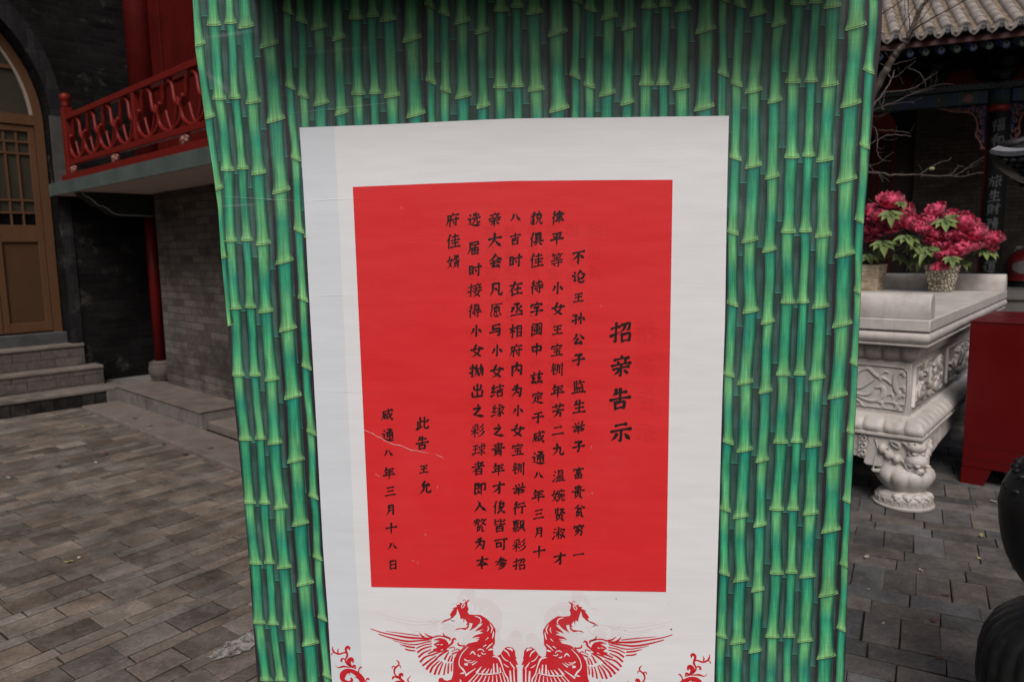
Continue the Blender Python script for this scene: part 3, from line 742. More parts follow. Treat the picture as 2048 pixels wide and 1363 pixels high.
    if not ghost:
        for p, w in [([(318,238),(335,200),(362,186),(372,200),(350,240),(322,250)],11), ([(520,370),(590,395),(615,440),(600,470)],[8,16,14,10]), ([(740,480),(780,550),(758,620)],[6,18,8]),
            ([(715,518),(722,565),(702,602)],[6,14,4]), ([(800,590),(795,650),(780,706)],[6,20,8]), ([(680,730),(722,688)],[6,14]), ([(418,774),(490,752),(562,744)],[6,16,8]),
            ([(495,700),(540,692),(595,690)],[6,14,4]), ([(420,828),(335,920),(293,1010),(290,1100),(350,1170),(392,1240)],[8,14,12,14,26,12]), ([(955,868),(1010,912),(1038,970)],[20,18,8]), ([(1000,850),(1058,862),(1080,892)],[10,30,10]),
            ([(905,930),(960,1010),(1020,1042)],[6,14,10]), ([(785,968),(870,990),(920,1090),(962,1220),(1010,1300),(1020,1400)],[10,26,16,16,20,14]), ([(1045,1180),(1062,1400)],[22,30]), ([(1100,1152),(1112,1400)],[14,22]), ([(1040,1050),(1080,1110),(1115,1150)],[8,18,14]),
            ([(950,1080),(1000,1120),(1030,1130)],[6,14,6]), ([(550,1222),(420,1363)],[10,20]), ([(590,1232),(485,1363)],[10,18]), ([(640,1242),(562,1363)],[10,20]), ([(690,1252),(642,1363)],[10,20]), ([(740,1262),(712,1363)],[8,18]), ([(790,1252),(782,1363)],[8,18]),
            ([(840,1242),(852,1363)],[8,18]), ([(888,1225),(922,1363)],[8,18]), ([(930,1205),(978,1363)],[8,20]), ([(545,1215),(620,1120)],[36,8]), ([(625,1215),(685,1145)],[30,6]), ([(690,1222),(735,1150)],[28,6]), ([(755,1228),(775,1150)],[24,6]), ([(805,1225),(800,1075)],[30,14]), ([(865,1230),(850,1075)],[30,14]), ([(905,1215),(895,1130)],[26,8]),
            ([(540,1222),(740,1236),(900,1206)],[16,18,14]), ([(365,1085),(415,1090)],[26,40]), ([(365,1012),(410,1035),(468,1030)],[22,14,8]), ([(450,940),(492,900),(530,948)],[8,24,10]), ([(560,880),(600,862),(645,872)],[10,16,8]), ([(565,940),(580,965),(610,955)],[16,16,8]), ([(720,880),(760,865),(785,870)],[8,28,14]), ([(640,830),(690,798)],[8,18]), ([(690,860),(740,810),(790,770)],[8,18,8]),
            ([(480,1095),(520,1072),(560,1040)],[20,14,6]), ([(400,1050),(470,1062),(525,1030)],[6,12,6]), ([(380,1255),(450,1205),(530,1150)],[30,18,10]), ([(300,1225),(360,1215)],[6,30]), ([(620,905),(640,935),(690,930)],[8,14,6]), ([(640,870),(660,900)],[14,8]), ([(300,1310),(330,1400)],[8,40])]: st(p, w, 1, W, B_)
        for p, w in [([(1040,730),(1110,742)],[12,6]), ([(1120,800),(1160,792)],[6,14]), ([(1130,880),(1165,868)],[6,14]), ([(1060,800),(1110,790)],[4,10])]: st(p, w, 1, W, A_)
    return mb.build('show_through_phoenix' if ghost else 'phoenix_print', [m_ghost if ghost else m_rprint, m_white], board)
phoenix(True, True, (0.004, 0.045)); phoenix(False, True, (0.022, 0.052))
phoenix(False); phoenix(True)
def scrolls(mirror):
    mb = MB()
    def to(x, y, d):
        a, z = pl(650 + x / 10.24, 1270 + y / 10.24)
        if mirror: a = 2 * XM - a - 0.012
        return (a, D4 - d, z)
    for p, w in [([(155,205),(165,280),(200,330),(290,365),(400,335),(450,340)],[6,34,34,36,30,40]), ([(290,250),(265,290),(275,340)],[8,24,30]), ([(140,385),(155,345),(200,335)],[22,16,20]),
        ([(505,290),(500,240),(460,225),(430,270),(450,340),(460,400),(425,480),(440,540),(520,610),(640,668)],[16,50,60,50,40,44,28,36,44,10]), ([(340,520),(345,470),(385,458),(425,490)],[46,40,26,20]), ([(580,545),(570,490),(530,470),(490,530),(540,612)],[20,60,86,90,30]),
        ([(632,658),(612,605),(560,622)],[10,46,30]), ([(215,590),(270,645),(380,620),(530,640)],[6,16,40,6]), ([(530,850),(555,885),(535,930),(455,935),(370,885),(372,790),(430,725),(520,705),(620,745),(700,810),(760,890),(785,980)],[26,50,56,50,90,130,110,80,90,110,120,100]),
        ([(692,745),(700,680),(738,632),(772,636)],[24,24,28,4]), ([(845,970),(852,890),(885,866),(912,900)],[20,24,40,16]), ([(490,720),(510,790)],[40,14]), ([(615,845),(690,850)],[4,40]),
        ([(1460,485),(1510,530),(1510,590),(1440,650),(1420,730),(1450,800),(1520,850),(1600,920),(1640,990)],[6,28,28,40,32,28,44,56,70]), ([(1380,662),(1385,625),(1420,615),(1445,650)],[16,22,22,24]), ([(1550,655),(1550,612),(1510,595)],[12,18,18]),
        ([(1602,824),(1580,780),(1542,795),(1540,855)],[12,56,66,44]), ([(1392,882),(1397,838),(1440,832),(1500,852)],[36,38,34,30]), ([(1768,803),(1712,860),(1700,900),(1735,980)],[5,22,30,34]), ([(1400,975),(1480,940),(1600,945)],[30,60,60])]:
        stroke(mb, p, w, 0, 0.0, 5, to)
    mb.build('scroll_ornament', m_rprint, board)
scrolls(False); scrolls(True)
# --- the crack across the red notice and small scuffs
mb = MB(); pt = lambda x, y, d: (pl(x, y)[0], D5 - 0.0003, pl(x, y)[1])
tear = [(728,858.5),(733,860),(740,864),(746,865),(752,870),(758,873),(764,875),(770,880),(777,883),(784,886),(790,888),(800,889),(808,892),(816,896),(824,899),(834,900),(842,902),(850,903),(858,905)]
stroke(mb, tear, [0.4,1.2,0.8,1.4,0.7,1.4,0.9,1.3,0.7,1.3,1.1,1.5,0.8,1.2,1.3,0.8,0.9,0.7,0.3], 0, 0, 1, pt)
stroke(mb, [(872,907),(880,911),(889,916)], [0.3,1.0,0.3], 0, 0, 1, pt)
for (x, y, a, L, w) in [(752,946,.9,5,1.0),(757,949,.8,4,.9),(876,970,1.9,6,.9),(850,1066,.8,5,.9),(825,1118,.5,5,.8),(835,1122,.9,4,.8),(1184,983,1.5,5,.8),(1182,890,1.4,6,.7),(1201,610,1.2,2,1),(1175,986,1.2,3,.8),(1078,490,.6,4,.7),(802,414,.9,5,.6)]:
    stroke(mb, [(x, y), (x + L * math.cos(a), y + L * math.sin(a))], [w, w * .4], 0, 0, 1, pt)
mb.build('crack', m_tear, board)
mb = MB(); pt = lambda x, y, d: (pl(x, y)[0], D3 - 0.0004, pl(x, y)[1])
for (x, y, L, w) in [(1232,1194.5,3,1.1),(1250,1258,1.5,1.3),(1342,1255,3,3.2),(1338,1206,1.5,.8)]: stroke(mb, [(x, y), (x + .4, y + L)], [w, w], 0, 0, 1, pt)
mb.build('stain_spot', plain('dark_spots', (0.05, 0.02, 0.025), 0.8, 0.2, 30, 0.3, 0), board)

# --- the body behind the cloth: wrapped edges, posts, feet, and an unseen overhang shaped to shade the top
mb = MB()
for E, sgn in ((LEFT, 1), (RIGHT, -1)):
    pr = None
    for k in range(47):
        z = zs[k]; x = edge_x(E, z)
        ring = [mb.vert((x, D0 + 0.0002, z), lin((46, 130, 84))), mb.vert((x - sgn * 0.002, 0.006, z), lin((96, 160, 72))), mb.vert((x - sgn * 0.002, 0.045, z), lin((40, 110, 70))), mb.vert((x + sgn * 0.02, 0.05, z), lin((40, 60, 50)))]
        if pr:
            for j in range(3): mb.face((pr[j], ring[j], ring[j + 1], pr[j + 1]))
        pr = ring
mb.build('wrapped_hem', vinyl('hem_vinyl', None, 0.2, 0.4), board, smooth=True)
mb = MB(); mb.box(-0.80, 0.95, 0.046, 0.05, ZBOT + .01, ZTOP - .01); mb.build('back_cloth', m_back, board)
for x in (-0.74, 0.08, 0.88):
    mb = MB(); mb.box(x - 0.02, x + 0.02, 0.052, 0.092, 0.03, ZTOP); mb.build('post', m_grey, board, bevel=0.004)
for x in (-0.74, 0.88):
    mb = MB(); mb.box(x - 0.03, x + 0.03, -0.25, 0.55, 0.0, 0.035); mb.build('foot', m_grey, board, bevel=0.005)
m_can = plain('dark_canopy_board', (0.05, 0.018, 0.014), 0.6, 0.4, 12, 0.25)
mb = MB(); mb.extrude([(-0.275, 2.315), (-0.008, 2.315), (-0.008, 2.46), (-0.275, 2.44)], lambda p, d: (d, p[0], p[1]), -0.70, 0.88)
mb.build('shade_canopy', m_can, board, bevel=0.006)  # added out of view, sized for the shade it casts

# ================================================================== THE SETTING: ground, paving, kerb
m_soil = plain('dark_soil', (0.024, 0.018, 0.013), 0.95, 0.1, 20, 0.4)
mb = MB(); mb.poly([(-90, -60, -0.012), (90, -60, -0.012), (90, 120, -0.012), (-90, 120, -0.012)])
tag(mb.build('ground', m_soil), kind='structure')

def paver_mat():
    M = NT('worn_grey_pavers'); tc = M.n("ShaderNodeTexCoord"); o = tc.outputs['Object']
    a = M.n("ShaderNodeVertexColor"); a.layer_name = "Col"
    n1 = M.noise(o, 5.0, 7, 0.7); n2 = M.noise(o, 60, 4, 0.7); n3 = M.noise(o, 2.3, 7, 0.72); n4 = M.noise(o, 14, 6, 0.75)
    k = M.mix(1.0, a.outputs[0], M.ramp(n1, [(0.30, 0.50), (0.5, 0.95), (0.70, 1.5)]), 'MULTIPLY')
    k = M.mix(1.0, k, M.ramp(n2, [(0.25, 0.62), (0.75, 1.35)]), 'MULTIPLY')
    k = M.mix(M.math('MULTIPLY', M.ramp(n4, [(0.53, 0.0), (0.68, 1.0)]), 0.45), k, (0.185, 0.165, 0.15))      # pale scuffs
    k = M.mix(M.math('MULTIPLY', M.ramp(n3, [(0.60, 0.0), (0.68, 1.0)]), 0.45), k, (0.19, 0.175, 0.165))
    k = M.mix(M.math('MULTIPLY', M.ramp(n3, [(0.28, 1.0), (0.40, 0.0)]), 0.45), k, (0.045, 0.036, 0.03))
    M.col(k); M.set(0.8, 0.3)
    M.l(M.ramp(n1, [(0.3, 0.62), (0.7, 0.9)]), M.b.inputs['Roughness'])
    M.bump(M.math('ADD', n4, M.math('MULTIPLY', n2, 0.6)), 0.55, 0.006)
    return M.mat
m_pave = paver_mat()
def paving(name, to, xr, yr, inside, tint, rows, seed):
    R = random.Random(seed); mb = MB(); y = yr[0]; ri = 0
    while y < yr[1]:
        h, L0, L1 = rows[ri % len(rows)]; h *= R.uniform(0.97, 1.03); ri += 1
        x = xr[0] + R.random() * L1
        while x < xr[1]:
            L = min(R.uniform(L0, L1), xr[1] - x)
            if L < 0.05: break
            c = to(x + L / 2, y + h / 2)
            if inside(c, x + L / 2, y + h / 2):
                g = R.choice((0.0015, 0.002, 0.003, 0.004)); gy = g + 0.0012; ch = R.uniform(0.002, 0.005); dz = R.gauss(0, 0.0011); tx, ty = R.gauss(0, 0.003), R.gauss(0, 0.003)
                t = R.uniform(0.62, 1.34) * (1.0 if R.random() > 0.08 else 1.35); w = R.uniform(-0.06, 0.08)
                col = (tint[0] * t * (1 + w), tint[1] * t, tint[2] * t * (1 - w))
                def pt(u, v, z):
                    p = to(u, v); return (p[0], p[1], z + dz + (u - x - L / 2) * tx + (v - y - h / 2) * ty)
                j = lambda: R.uniform(-0.003, 0.003)
                q = [(x + g + j(), y + gy + j()), (x + L - g + j(), y + gy + j()), (x + L - g + j(), y + h - gy + j()), (x + g + j(), y + h - gy + j())]
                cx, cy = x + L / 2, y + h / 2
                ins = [(u + math.copysign(ch, cx - u), v + math.copysign(ch, cy - v)) for u, v in q]
                a = [mb.vert(pt(u, v, 0), col) for u, v in ins]; b = [mb.vert(pt(u, v, -ch * 0.6), col) for u, v in q]
                d = [mb.vert(pt(u, v, -0.014), tuple(k * 0.3 for k in col)) for u, v in q]
                mb.face(a)
                for k in range(4):
                    n = (k + 1) % 4; mb.face((b[k], b[n], a[n], a[k])); mb.face((d[k], d[n], b[n], b[k]))
            x += L
        y += h
    return tag(mb.build(name, m_pave), kind='structure')
HYP = RAD(-29.0); HY = RAD(-22.0)                                   # the hall's own direction
HO = at_depth(1993, 450, 12.5); HO.z = 0.0
HX = Vector((math.cos(HY), math.sin(HY), 0)); HN = Vector((-math.sin(HY), math.cos(HY), 0))
def ho(x, y, z=0.0): return HO + HX * x + HN * y + Vector((0, 0, z))
PXV = Vector((math.cos(HYP), math.sin(HYP), 0)); PYV = Vector((-math.sin(HYP), math.cos(HYP), 0))
LROWS = [(0.155, 0.18, 0.24), (0.082, 0.25, 0.30), (0.155, 0.18, 0.24), (0.082, 0.25, 0.30), (0.155, 0.18, 0.24), (0.082, 0.25, 0.30), (0.082, 0.25, 0.30)]
LPX = Vector((math.cos(YAW + RAD(5.5)), math.sin(YAW + RAD(5.5)), 0)); LPY = Vector((-LPX.y, LPX.x, 0))
paving('courtyard_paving', lambda u, v: CO + LPX * u + LPY * v, (-8.5, 1.5), (-9.8, 1.2), lambda c, u, v: c.x < 0.45 and c.y > 0.2 and (c - CO).dot(CA) < -0.30 and (c - CO).dot(CB) < 0.08, (0.122, 0.101, 0.084), LROWS, 3)
RROWS = [(0.262, 0.135, 0.155), (0.13, 0.265, 0.30), (0.13, 0.265, 0.30)]
paving('courtyard_paving', lambda u, v: HO + PXV * u + PYV * v, (-16, 6), (-15.5, -1.0), lambda c, u, v: c.x >= 0.42 and c.y > 0.5 and abs(c.x) < 1.1 * c.y + 1.5, (0.088, 0.081, 0.077), RROWS, 5)

m_kerb = plain('worn_pale_granite', (0.15, 0.125, 0.108), 0.85, 0.25, 7, 0.25, 0.3, 0.004, dirt=(0.085, 0.068, 0.056), dscale=2.0)
m_kerb2 = plain('granite_face', (0.145, 0.132, 0.122), 0.85, 0.25, 9, 0.28, 0.3, 0.004, dirt=(0.06, 0.052, 0.047), dscale=4.0)
root = thing('stone_kerb', 'low pale granite paving strip along the foot of the stone platform', 'kerb', CO, YAW)
for b0, b1 in ((-4.7, -3.26), (-3.25, -1.74), (-1.73, -0.10)):
    mb = MB(); mb.box(-0.385, -0.003, b0, b1, -0.02, 0.032); mb.build('kerb_stone', m_kerb, root, bevel=0.008)
root = thing('stone_platform', 'long granite platform under the balcony with a red column on it', 'platform', CO, YAW)
mb = MB(); mb.box(0.0, 0.46, -2.09, 0.0, 0.0, 0.17); mb.box(0.46, 2.6, -2.09, 0.59, 0.0, 0.166); mb.box(-0.1, 0.46, 0.003, 0.59, 0.0, 0.168)
mb.build('slab', [m_kerb2], root, bevel=0.008)
mb = MB(); mb.box(-0.012, 0.475, -0.98, 0.0, 0.1715, 0.178); mb.box(-0.012, 0.475, -2.1, -0.984, 0.1715, 0.178); mb.build('top_stone', m_kerb, root, bevel=0.002)
root = thing('stone_block', 'low granite step beside the end of the platform', 'step', CO, YAW)
mb = MB(); mb.box(0.06, 0.45, -4.6, -2.104, 0.0, 0.085); mb.build('tread', m_kerb, root, bevel=0.01)

# ================================================================== STEPS UP TO THE ARCHED DOOR
m_step = plain('grimy_step_stone', (0.155, 0.132, 0.116), 0.88, 0.2, 6, 0.28, 0.4, 0.006, dirt=(0.05, 0.043, 0.039), dscale=2.6)
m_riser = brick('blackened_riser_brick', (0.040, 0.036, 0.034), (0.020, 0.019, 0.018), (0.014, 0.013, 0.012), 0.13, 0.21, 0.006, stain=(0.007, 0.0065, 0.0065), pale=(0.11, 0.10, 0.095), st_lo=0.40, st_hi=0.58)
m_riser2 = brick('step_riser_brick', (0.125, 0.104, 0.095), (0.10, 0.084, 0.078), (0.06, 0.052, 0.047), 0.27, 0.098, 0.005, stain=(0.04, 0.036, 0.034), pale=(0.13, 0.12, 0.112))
root = thing('door_steps', 'three worn stone steps leading up to the tan arched door', 'steps', CO, YAW)
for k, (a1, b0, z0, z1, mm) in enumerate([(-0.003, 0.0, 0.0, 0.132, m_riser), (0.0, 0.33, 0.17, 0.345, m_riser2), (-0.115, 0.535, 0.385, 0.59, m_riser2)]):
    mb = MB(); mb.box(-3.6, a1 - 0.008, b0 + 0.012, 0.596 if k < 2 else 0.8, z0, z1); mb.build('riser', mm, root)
    mb = MB(); mb.box(-3.62, a1, b0, 0.597 if k < 2 else 0.8, z1 + 0.0015, z1 + 0.038); mb.build('tread', m_step, root, bevel=0.009)

# ================================================================== DARK BRICK BUILDING WITH ARCHED DOOR AND RED BALCONY
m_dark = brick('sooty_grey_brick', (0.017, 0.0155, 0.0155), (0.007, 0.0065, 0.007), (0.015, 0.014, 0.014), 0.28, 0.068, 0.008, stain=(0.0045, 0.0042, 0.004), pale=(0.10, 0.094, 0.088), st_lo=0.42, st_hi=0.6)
m_ring = brick('arch_ring_brick', (0.026, 0.026, 0.028), (0.015, 0.015, 0.017), (0.018, 0.018, 0.019), 0.07, 0.2, 0.006, stain=(0.02, 0.018, 0.017), pale=(0.07, 0.068, 0.068))
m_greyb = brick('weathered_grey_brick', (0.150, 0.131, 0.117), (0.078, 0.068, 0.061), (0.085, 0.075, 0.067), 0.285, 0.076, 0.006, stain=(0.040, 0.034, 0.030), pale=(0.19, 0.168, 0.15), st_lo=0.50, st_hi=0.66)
m_tan = plain('tan_painted_wood', (0.095, 0.046, 0.023), 0.6, 0.15, 10, 0.14, 0.1, 0.002, stretch=(1, 1, 0.2))
m_tan2 = plain('tan_door_panel', (0.066, 0.032, 0.017), 0.6, 0.15, 9, 0.14, 0.1, 0.002, stretch=(1, 1, 0.2))
m_bead = plain('pale_glazing_bead', (0.26, 0.22, 0.18), 0.6, 0.3, 20, 0.15)
def glassmat(name, c, rough=0.12):
    M = NT(name); v = M.obj(); M.col(M.ramp(M.noise(v, 1.5, 3), [(0.3, tuple(x * .75 for x in c)), (0.7, tuple(x * 1.2 for x in c))])); M.set(rough, 0.4); return M.mat
m_glass = glassmat('dusty_door_glass', (0.034, 0.031, 0.022), 0.25); m_glassd = glassmat('black_door_glass', (0.004, 0.004, 0.004), 0.1)
m_redp = plain('dark_red_paint', (0.075, 0.0055, 0.0045), 0.5, 0.12, 7, 0.18, 0.12, 0.003, dirt=(0.045, 0.005, 0.0045))
m_redr = plain('red_railing_paint', (0.125, 0.0095, 0.007), 0.42, 0.16, 9, 0.16, 0.1, 0.003)
m_redcol = plain('red_column_lacquer', (0.11, 0.004, 0.0045), 0.42, 0.2, 6, 0.12, 0.06, 0.002)
m_sof = plain('grey_brown_soffit', (0.55, 0.455, 0.41), 0.85, 0.2, 5, 0.14, 0.15)
m_fas = plain('grey_green_fascia', (0.062, 0.080, 0.074), 0.7, 0.3, 7, 0.22, 0.15, 0.003, dirt=(0.038, 0.05, 0.047))
m_brk = plain('dark_green_bracket', (0.016, 0.022, 0.018), 0.6, 0.3, 9, 0.2)
m_line = plain('pale_bracket_line', (0.34, 0.35, 0.34), 0.6, 0.3, 9, 0.2)
m_ros = plain('worn_pink_gilding', (0.15, 0.05, 0.038), 0.45, 0.5, 25, 0.45, 0.3)
m_drum = plain('carved_drum_stone', (0.095, 0.080, 0.069), 0.85, 0.2, 12, 0.35, 0.4, 0.004, dirt=(0.042, 0.034, 0.029), dscale=6)
house = thing('brick_building', 'dark grey brick building with a tan arched door and a red railed balcony', 'building', CO, YAW)
# wall with the arched opening
AC, AR, AZ, BW, BT = -1.72, 1.5, 3.05, 0.60, 0.42
mb = MB(); arc = []
NA = 40
for k in range(NA + 1):
    t = math.pi * k / NA; arc.append((AC + AR * math.cos(t), AZ + AR * math.sin(t)))
TOPZ = 7.5
def q4(a0, z0, a1, z1, a2, z2, a3, z3, b): mb.face([mb.vert((a, b, z)) for a, z in ((a0, z0), (a1, z1), (a2, z2), (a3, z3))])
q4(AC + AR, 0, 3.2, 0, 3.2, TOPZ, AC + AR, TOPZ, BW); q4(-7, 0, AC - AR, 0, AC - AR, TOPZ, -7, TOPZ, BW)
q4(AC - AR, 0, AC + AR, 0, AC + AR, 0.60, AC - AR, 0.60, BW)
for (a0, z0), (a1, z1) in zip(arc, arc[1:]):
    q4(a1, z1, a0, z0, a0, TOPZ, a1, TOPZ, BW)
    mb.face([mb.vert(p) for p in ((a0, BW, z0), (a1, BW, z1), (a1, BW + BT, z1), (a0, BW + BT, z0))])
for a in (AC + AR, AC - AR): mb.face([mb.vert(p) for p in ((a, BW, 0.6), (a, BW, AZ), (a, BW + BT, AZ), (a, BW + BT, 0.6))])
mb.poly([(3.2, BW, 0), (3.2, BW + BT, 0), (3.2, BW + BT, TOPZ), (3.2, BW, TOPZ)])
mb.poly([(-7, BW, TOPZ), (3.2, BW, TOPZ), (3.2, BW + BT, TOPZ), (-7, BW + BT, TOPZ)])
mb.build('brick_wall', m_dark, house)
mb = MB()                                          # ring of bricks round the arch, a little proud
ringp = [(AC + AR + 0.0, 0.62), (AC + AR + 0.13, 0.62)]
inn = [(AC + AR, 0.62)] + arc[:NA // 2 + 6]; 
outr = [(AC + AR + 0.11, 0.62)] + [(AC + (AR + 0.11 + 0.12 * math.sin(math.pi * k / NA)) * math.cos(math.pi * k / NA), AZ + (AR + 0.11 + 0.12 * math.sin(math.pi * k / NA)) * math.sin(math.pi * k / NA)) for k in range(NA // 2 + 6)]
for (p0, p1, q0, q1) in zip(inn, inn[1:], outr, outr[1:]):
    mb.face([mb.vert((a, BW - 0.012, z)) for a, z in (p0, q0, q1, p1)])
    mb.face([mb.vert((q0[0], BW - 0.012, q0[1])), mb.vert((q0[0], BW, q0[1])), mb.vert((q1[0], BW, q1[1])), mb.vert((q1[0], BW - 0.012, q1[1]))])
    mb.face([mb.vert((p0[0], BW - 0.012, p0[1])), mb.vert((p1[0], BW - 0.012, p1[1])), mb.vert((p1[0], BW, p1[1])), mb.vert((p0[0], BW, p0[1]))])
mb.build('arch_ring', m_ring, house)
# door: frame, leaves, fanlight
BD = 0.85
door = MB(); FW = 0.085
fa = [(AC + AR - 0.03 + 0 * k, 0.75) for k in range(1)]
R1, R0_ = AR - 0.015, AR - FW - 0.015
for k in range(NA):
    t0, t1 = math.pi * k / NA, math.pi * (k + 1) / NA
    P = [(AC + r * math.cos(t), AZ + r * math.sin(t)) for r, t in ((R0_, t0), (R1, t0), (R1, t1), (R0_, t1))]
    f = [door.vert((a, BD, z)) for a, z in P]; g = [door.vert((a, BD + 0.1, z)) for a, z in P]
    door.face(f); door.face((f[0], f[3], g[3], g[0])); door.face((f[1], g[1], g[2], f[2]))
door.box(AC + R0_, AC + R1, BD, BD + 0.1, 0.75, AZ); door.box(AC - R1, AC - R0_, BD, BD + 0.1, 0.75, AZ)
door.box(AC - R0_, AC + R0_, BD + 0.003, BD + 0.1, AZ - 0.01, AZ + 0.10)
dr = door.build('arched_door', m_tan, house)
mb = MB()
for k in range(NA):                                # pale bead inside the frame
    t0, t1 = math.pi * k / NA, math.pi * (k + 1) / NA
    P = [(AC + r * math.cos(t), AZ + 0.0 + r * math.sin(t)) for r, t in ((R0_ - 0.028, t0), (R0_ + 0.002, t0), (R0_ + 0.002, t1), (R0_ - 0.028, t1))]
    f = [mb.vert((a, BD + 0.02, z)) for a, z in P]; mb.face(f)
    g = [mb.vert((P[0][0], BD + 0.05, P[0][1])), mb.vert((P[3][0], BD + 0.05, P[3][1]))]; mb.face((f[0], f[3], g[1], g[0]))
mb.build('glazing_bead', m_bead, dr)
mb = MB(); mb.box(AC - R0_, AC + R0_, BD + 0.03, BD + 0.06, 3.62, 3.66); mb.box(AC - 0.02, AC + 0.02, BD + 0.031, BD + 0.061, 3.15, AZ + R0_)
mb.box(AC + 0.7, AC + 0.74, BD + 0.031, BD + 0.061, 3.15, 3.62); mb.build('fanlight_bar', m_tan, dr)
mb = MB(); mb.poly([(AC + (R0_) * math.cos(math.pi * k / 24), BD + 0.055, AZ + 0.05 + R0_ * math.sin(math.pi * k / 24)) for k in range(25)]); mb.build('fanlight_glass', m_glass, dr)
LW = 0.475
for k in range(6):
    a1 = AC + R0_ - 0.004 - k * LW; a0 = a1 - LW + 0.006
    lf = MB(); y0, y1 = BD + 0.02, BD + 0.07; st = 0.062
    lf.box(a0, a0 + st, y0, y1, 0.77, AZ - 0.02); lf.box(a1 - st, a1, y0, y1, 0.77, AZ - 0.02)
    lf.box(a0 + st, a1 - st, y0, y1, 2.965, AZ - 0.02); lf.box(a0 + st, a1 - st, y0, y1, 1.77, 1.955); lf.box(a0 + st, a1 - st, y0, y1, 0.77, 0.875)
    leaf = lf.build('door_leaf', m_tan, house, bevel=0.004)
    mb = MB(); i0, i1 = a0 + st, a1 - st
    for z in (2.855, 2.73, 2.225, 2.09): mb.box(i0, i1, y0 + 0.008, y1 - 0.01, z - 0.011, z + 0.011)
    for u in (1 / 3, 2 / 3):
        x = i0 + (i1 - i0) * u; mb.box(x - 0.010, x + 0.010, y0 + 0.0105, y1 - 0.0125, 1.955, 2.965)
    mb.build('glazing_bar', m_tan, leaf)
    mb = MB(); mb.box(i0, i1, y0 + 0.030, y0 + 0.036, 2.10, 2.965); mb.build('frosted_pane', m_glass, leaf)
    mb = MB(); mb.box(i0, i1, y0 + 0.030, y0 + 0.036, 1.955, 2.10); mb.build('clear_pane', m_glassd, leaf)
    mb = MB(); mb.box(i0, i1, y0 + 0.020, y0 + 0.034, 0.875, 1.77); mb.build('door_panel', m_tan2, leaf)
mb = MB(); mb.box(AC - AR + 0.002, AC + AR - 0.002, 0.74, 1.0, 0.60, 0.755)
mb.build('threshold', plain('blue_grey_threshold', (0.062, 0.062, 0.065), 0.85, 0.2, 8, 0.3, 0.3, dirt=(0.035, 0.034, 0.034)), house, bevel=0.008)
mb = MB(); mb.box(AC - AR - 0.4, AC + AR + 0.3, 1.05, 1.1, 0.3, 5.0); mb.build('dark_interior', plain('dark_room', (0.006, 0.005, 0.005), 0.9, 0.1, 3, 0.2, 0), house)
# grey wall under the balcony, and the passage behind the column
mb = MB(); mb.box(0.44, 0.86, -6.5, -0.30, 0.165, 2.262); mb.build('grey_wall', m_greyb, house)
mb = MB(); mb.box(2.2, 2.3, -0.30, 0.6, 0.1, 2.3); mb.build('passage_wall', m_dark, house)
mb = MB(); mb.box(-0.245, -0.13, 0.575, 0.60, 2.40, 3.12); mb.build('plaster_strip', plain('grey_plaster', (0.06, 0.058, 0.056), 0.9, 0.1, 10, 0.3), house, bevel=0.004)
# balcony
mb = MB(); mb.box(-0.295, 2.6, -6.5, 0.595, 2.266, 2.36); mb.build('balcony_slab', m_sof, house)
mb = MB(); mb.box(-0.31, -0.296, -6.5, -1.02, 2.255, 2.385); mb.box(-0.31, -0.296, -1.016, 0.594, 2.255, 2.385); mb.build('fascia_board', m_fas, house, bevel=0.003)
mb = MB(); mb.box(-0.285, -0.10, -6.5, 0.20, 2.389, 2.452); mb.build('sill_board', m_redr, house, bevel=0.004)
mb = MB(); prof = [(-0.235, 2.262), (-0.21, 2.225), (-0.16, 2.195), (-0.12, 2.16), (-0.085, 2.125), (-0.03, 2.11), (0.01, 2.085), (0.05, 2.05), (0.11, 2.03), (0.2, 2.026), (0.5, 2.022), (0.5, 2.262)]
mb.extrude(prof, lambda p, d: (p[0], d, p[1]), -0.13, 0.03); brk = mb.build('balcony_bracket', m_brk, house)
mb = MB(); mb.tube([(a + 0.02, -0.132, z + 0.008) for a, z in smoothpts(prof[:11], 4)], 0.006, 5); mb.build('bracket_outline', m_line, brk, smooth=True)
# railing
AR_ = -0.215
rail = MB(); rail.box(AR_ - 0.03, AR_ + 0.03, -6.5, 0.06, 3.005, 3.062); rail.build('handrail', m_redr, house, bevel=0.008)
mb = MB(); mb.box(AR_ - 0.026, AR_ + 0.026, -6.5, 0.06, 2.545, 2.60); mb.build('lower_rail', m_redr, house, bevel=0.006)
mb = MB(); mb.box(AR_ - 0.045, AR_ + 0.045, 0.06, 0.15, 2.455, 3.14); pst = mb.build('end_post', m_redr, house, bevel=0.008)
mb = MB(); mb.lathe([(0.03, 3.14), (0.05, 3.150), (0.038, 3.165), (0.046, 3.178), (0.036, 3.19), (0.050, 3.205), (0.058, 3.235), (0.050, 3.268), (0.02, 3.285)], 14, (AR_, 0.105)); mb.build('post_knob', m_redr, pst, smooth=True)
for b in (-1.73, -3.56, -5.4):
    mb = MB(); mb.box(AR_ - 0.028, AR_ + 0.028, b - 0.03, b + 0.03, 2.60, 3.005); mb.build('baluster_post', m_redr, house, bevel=0.006)
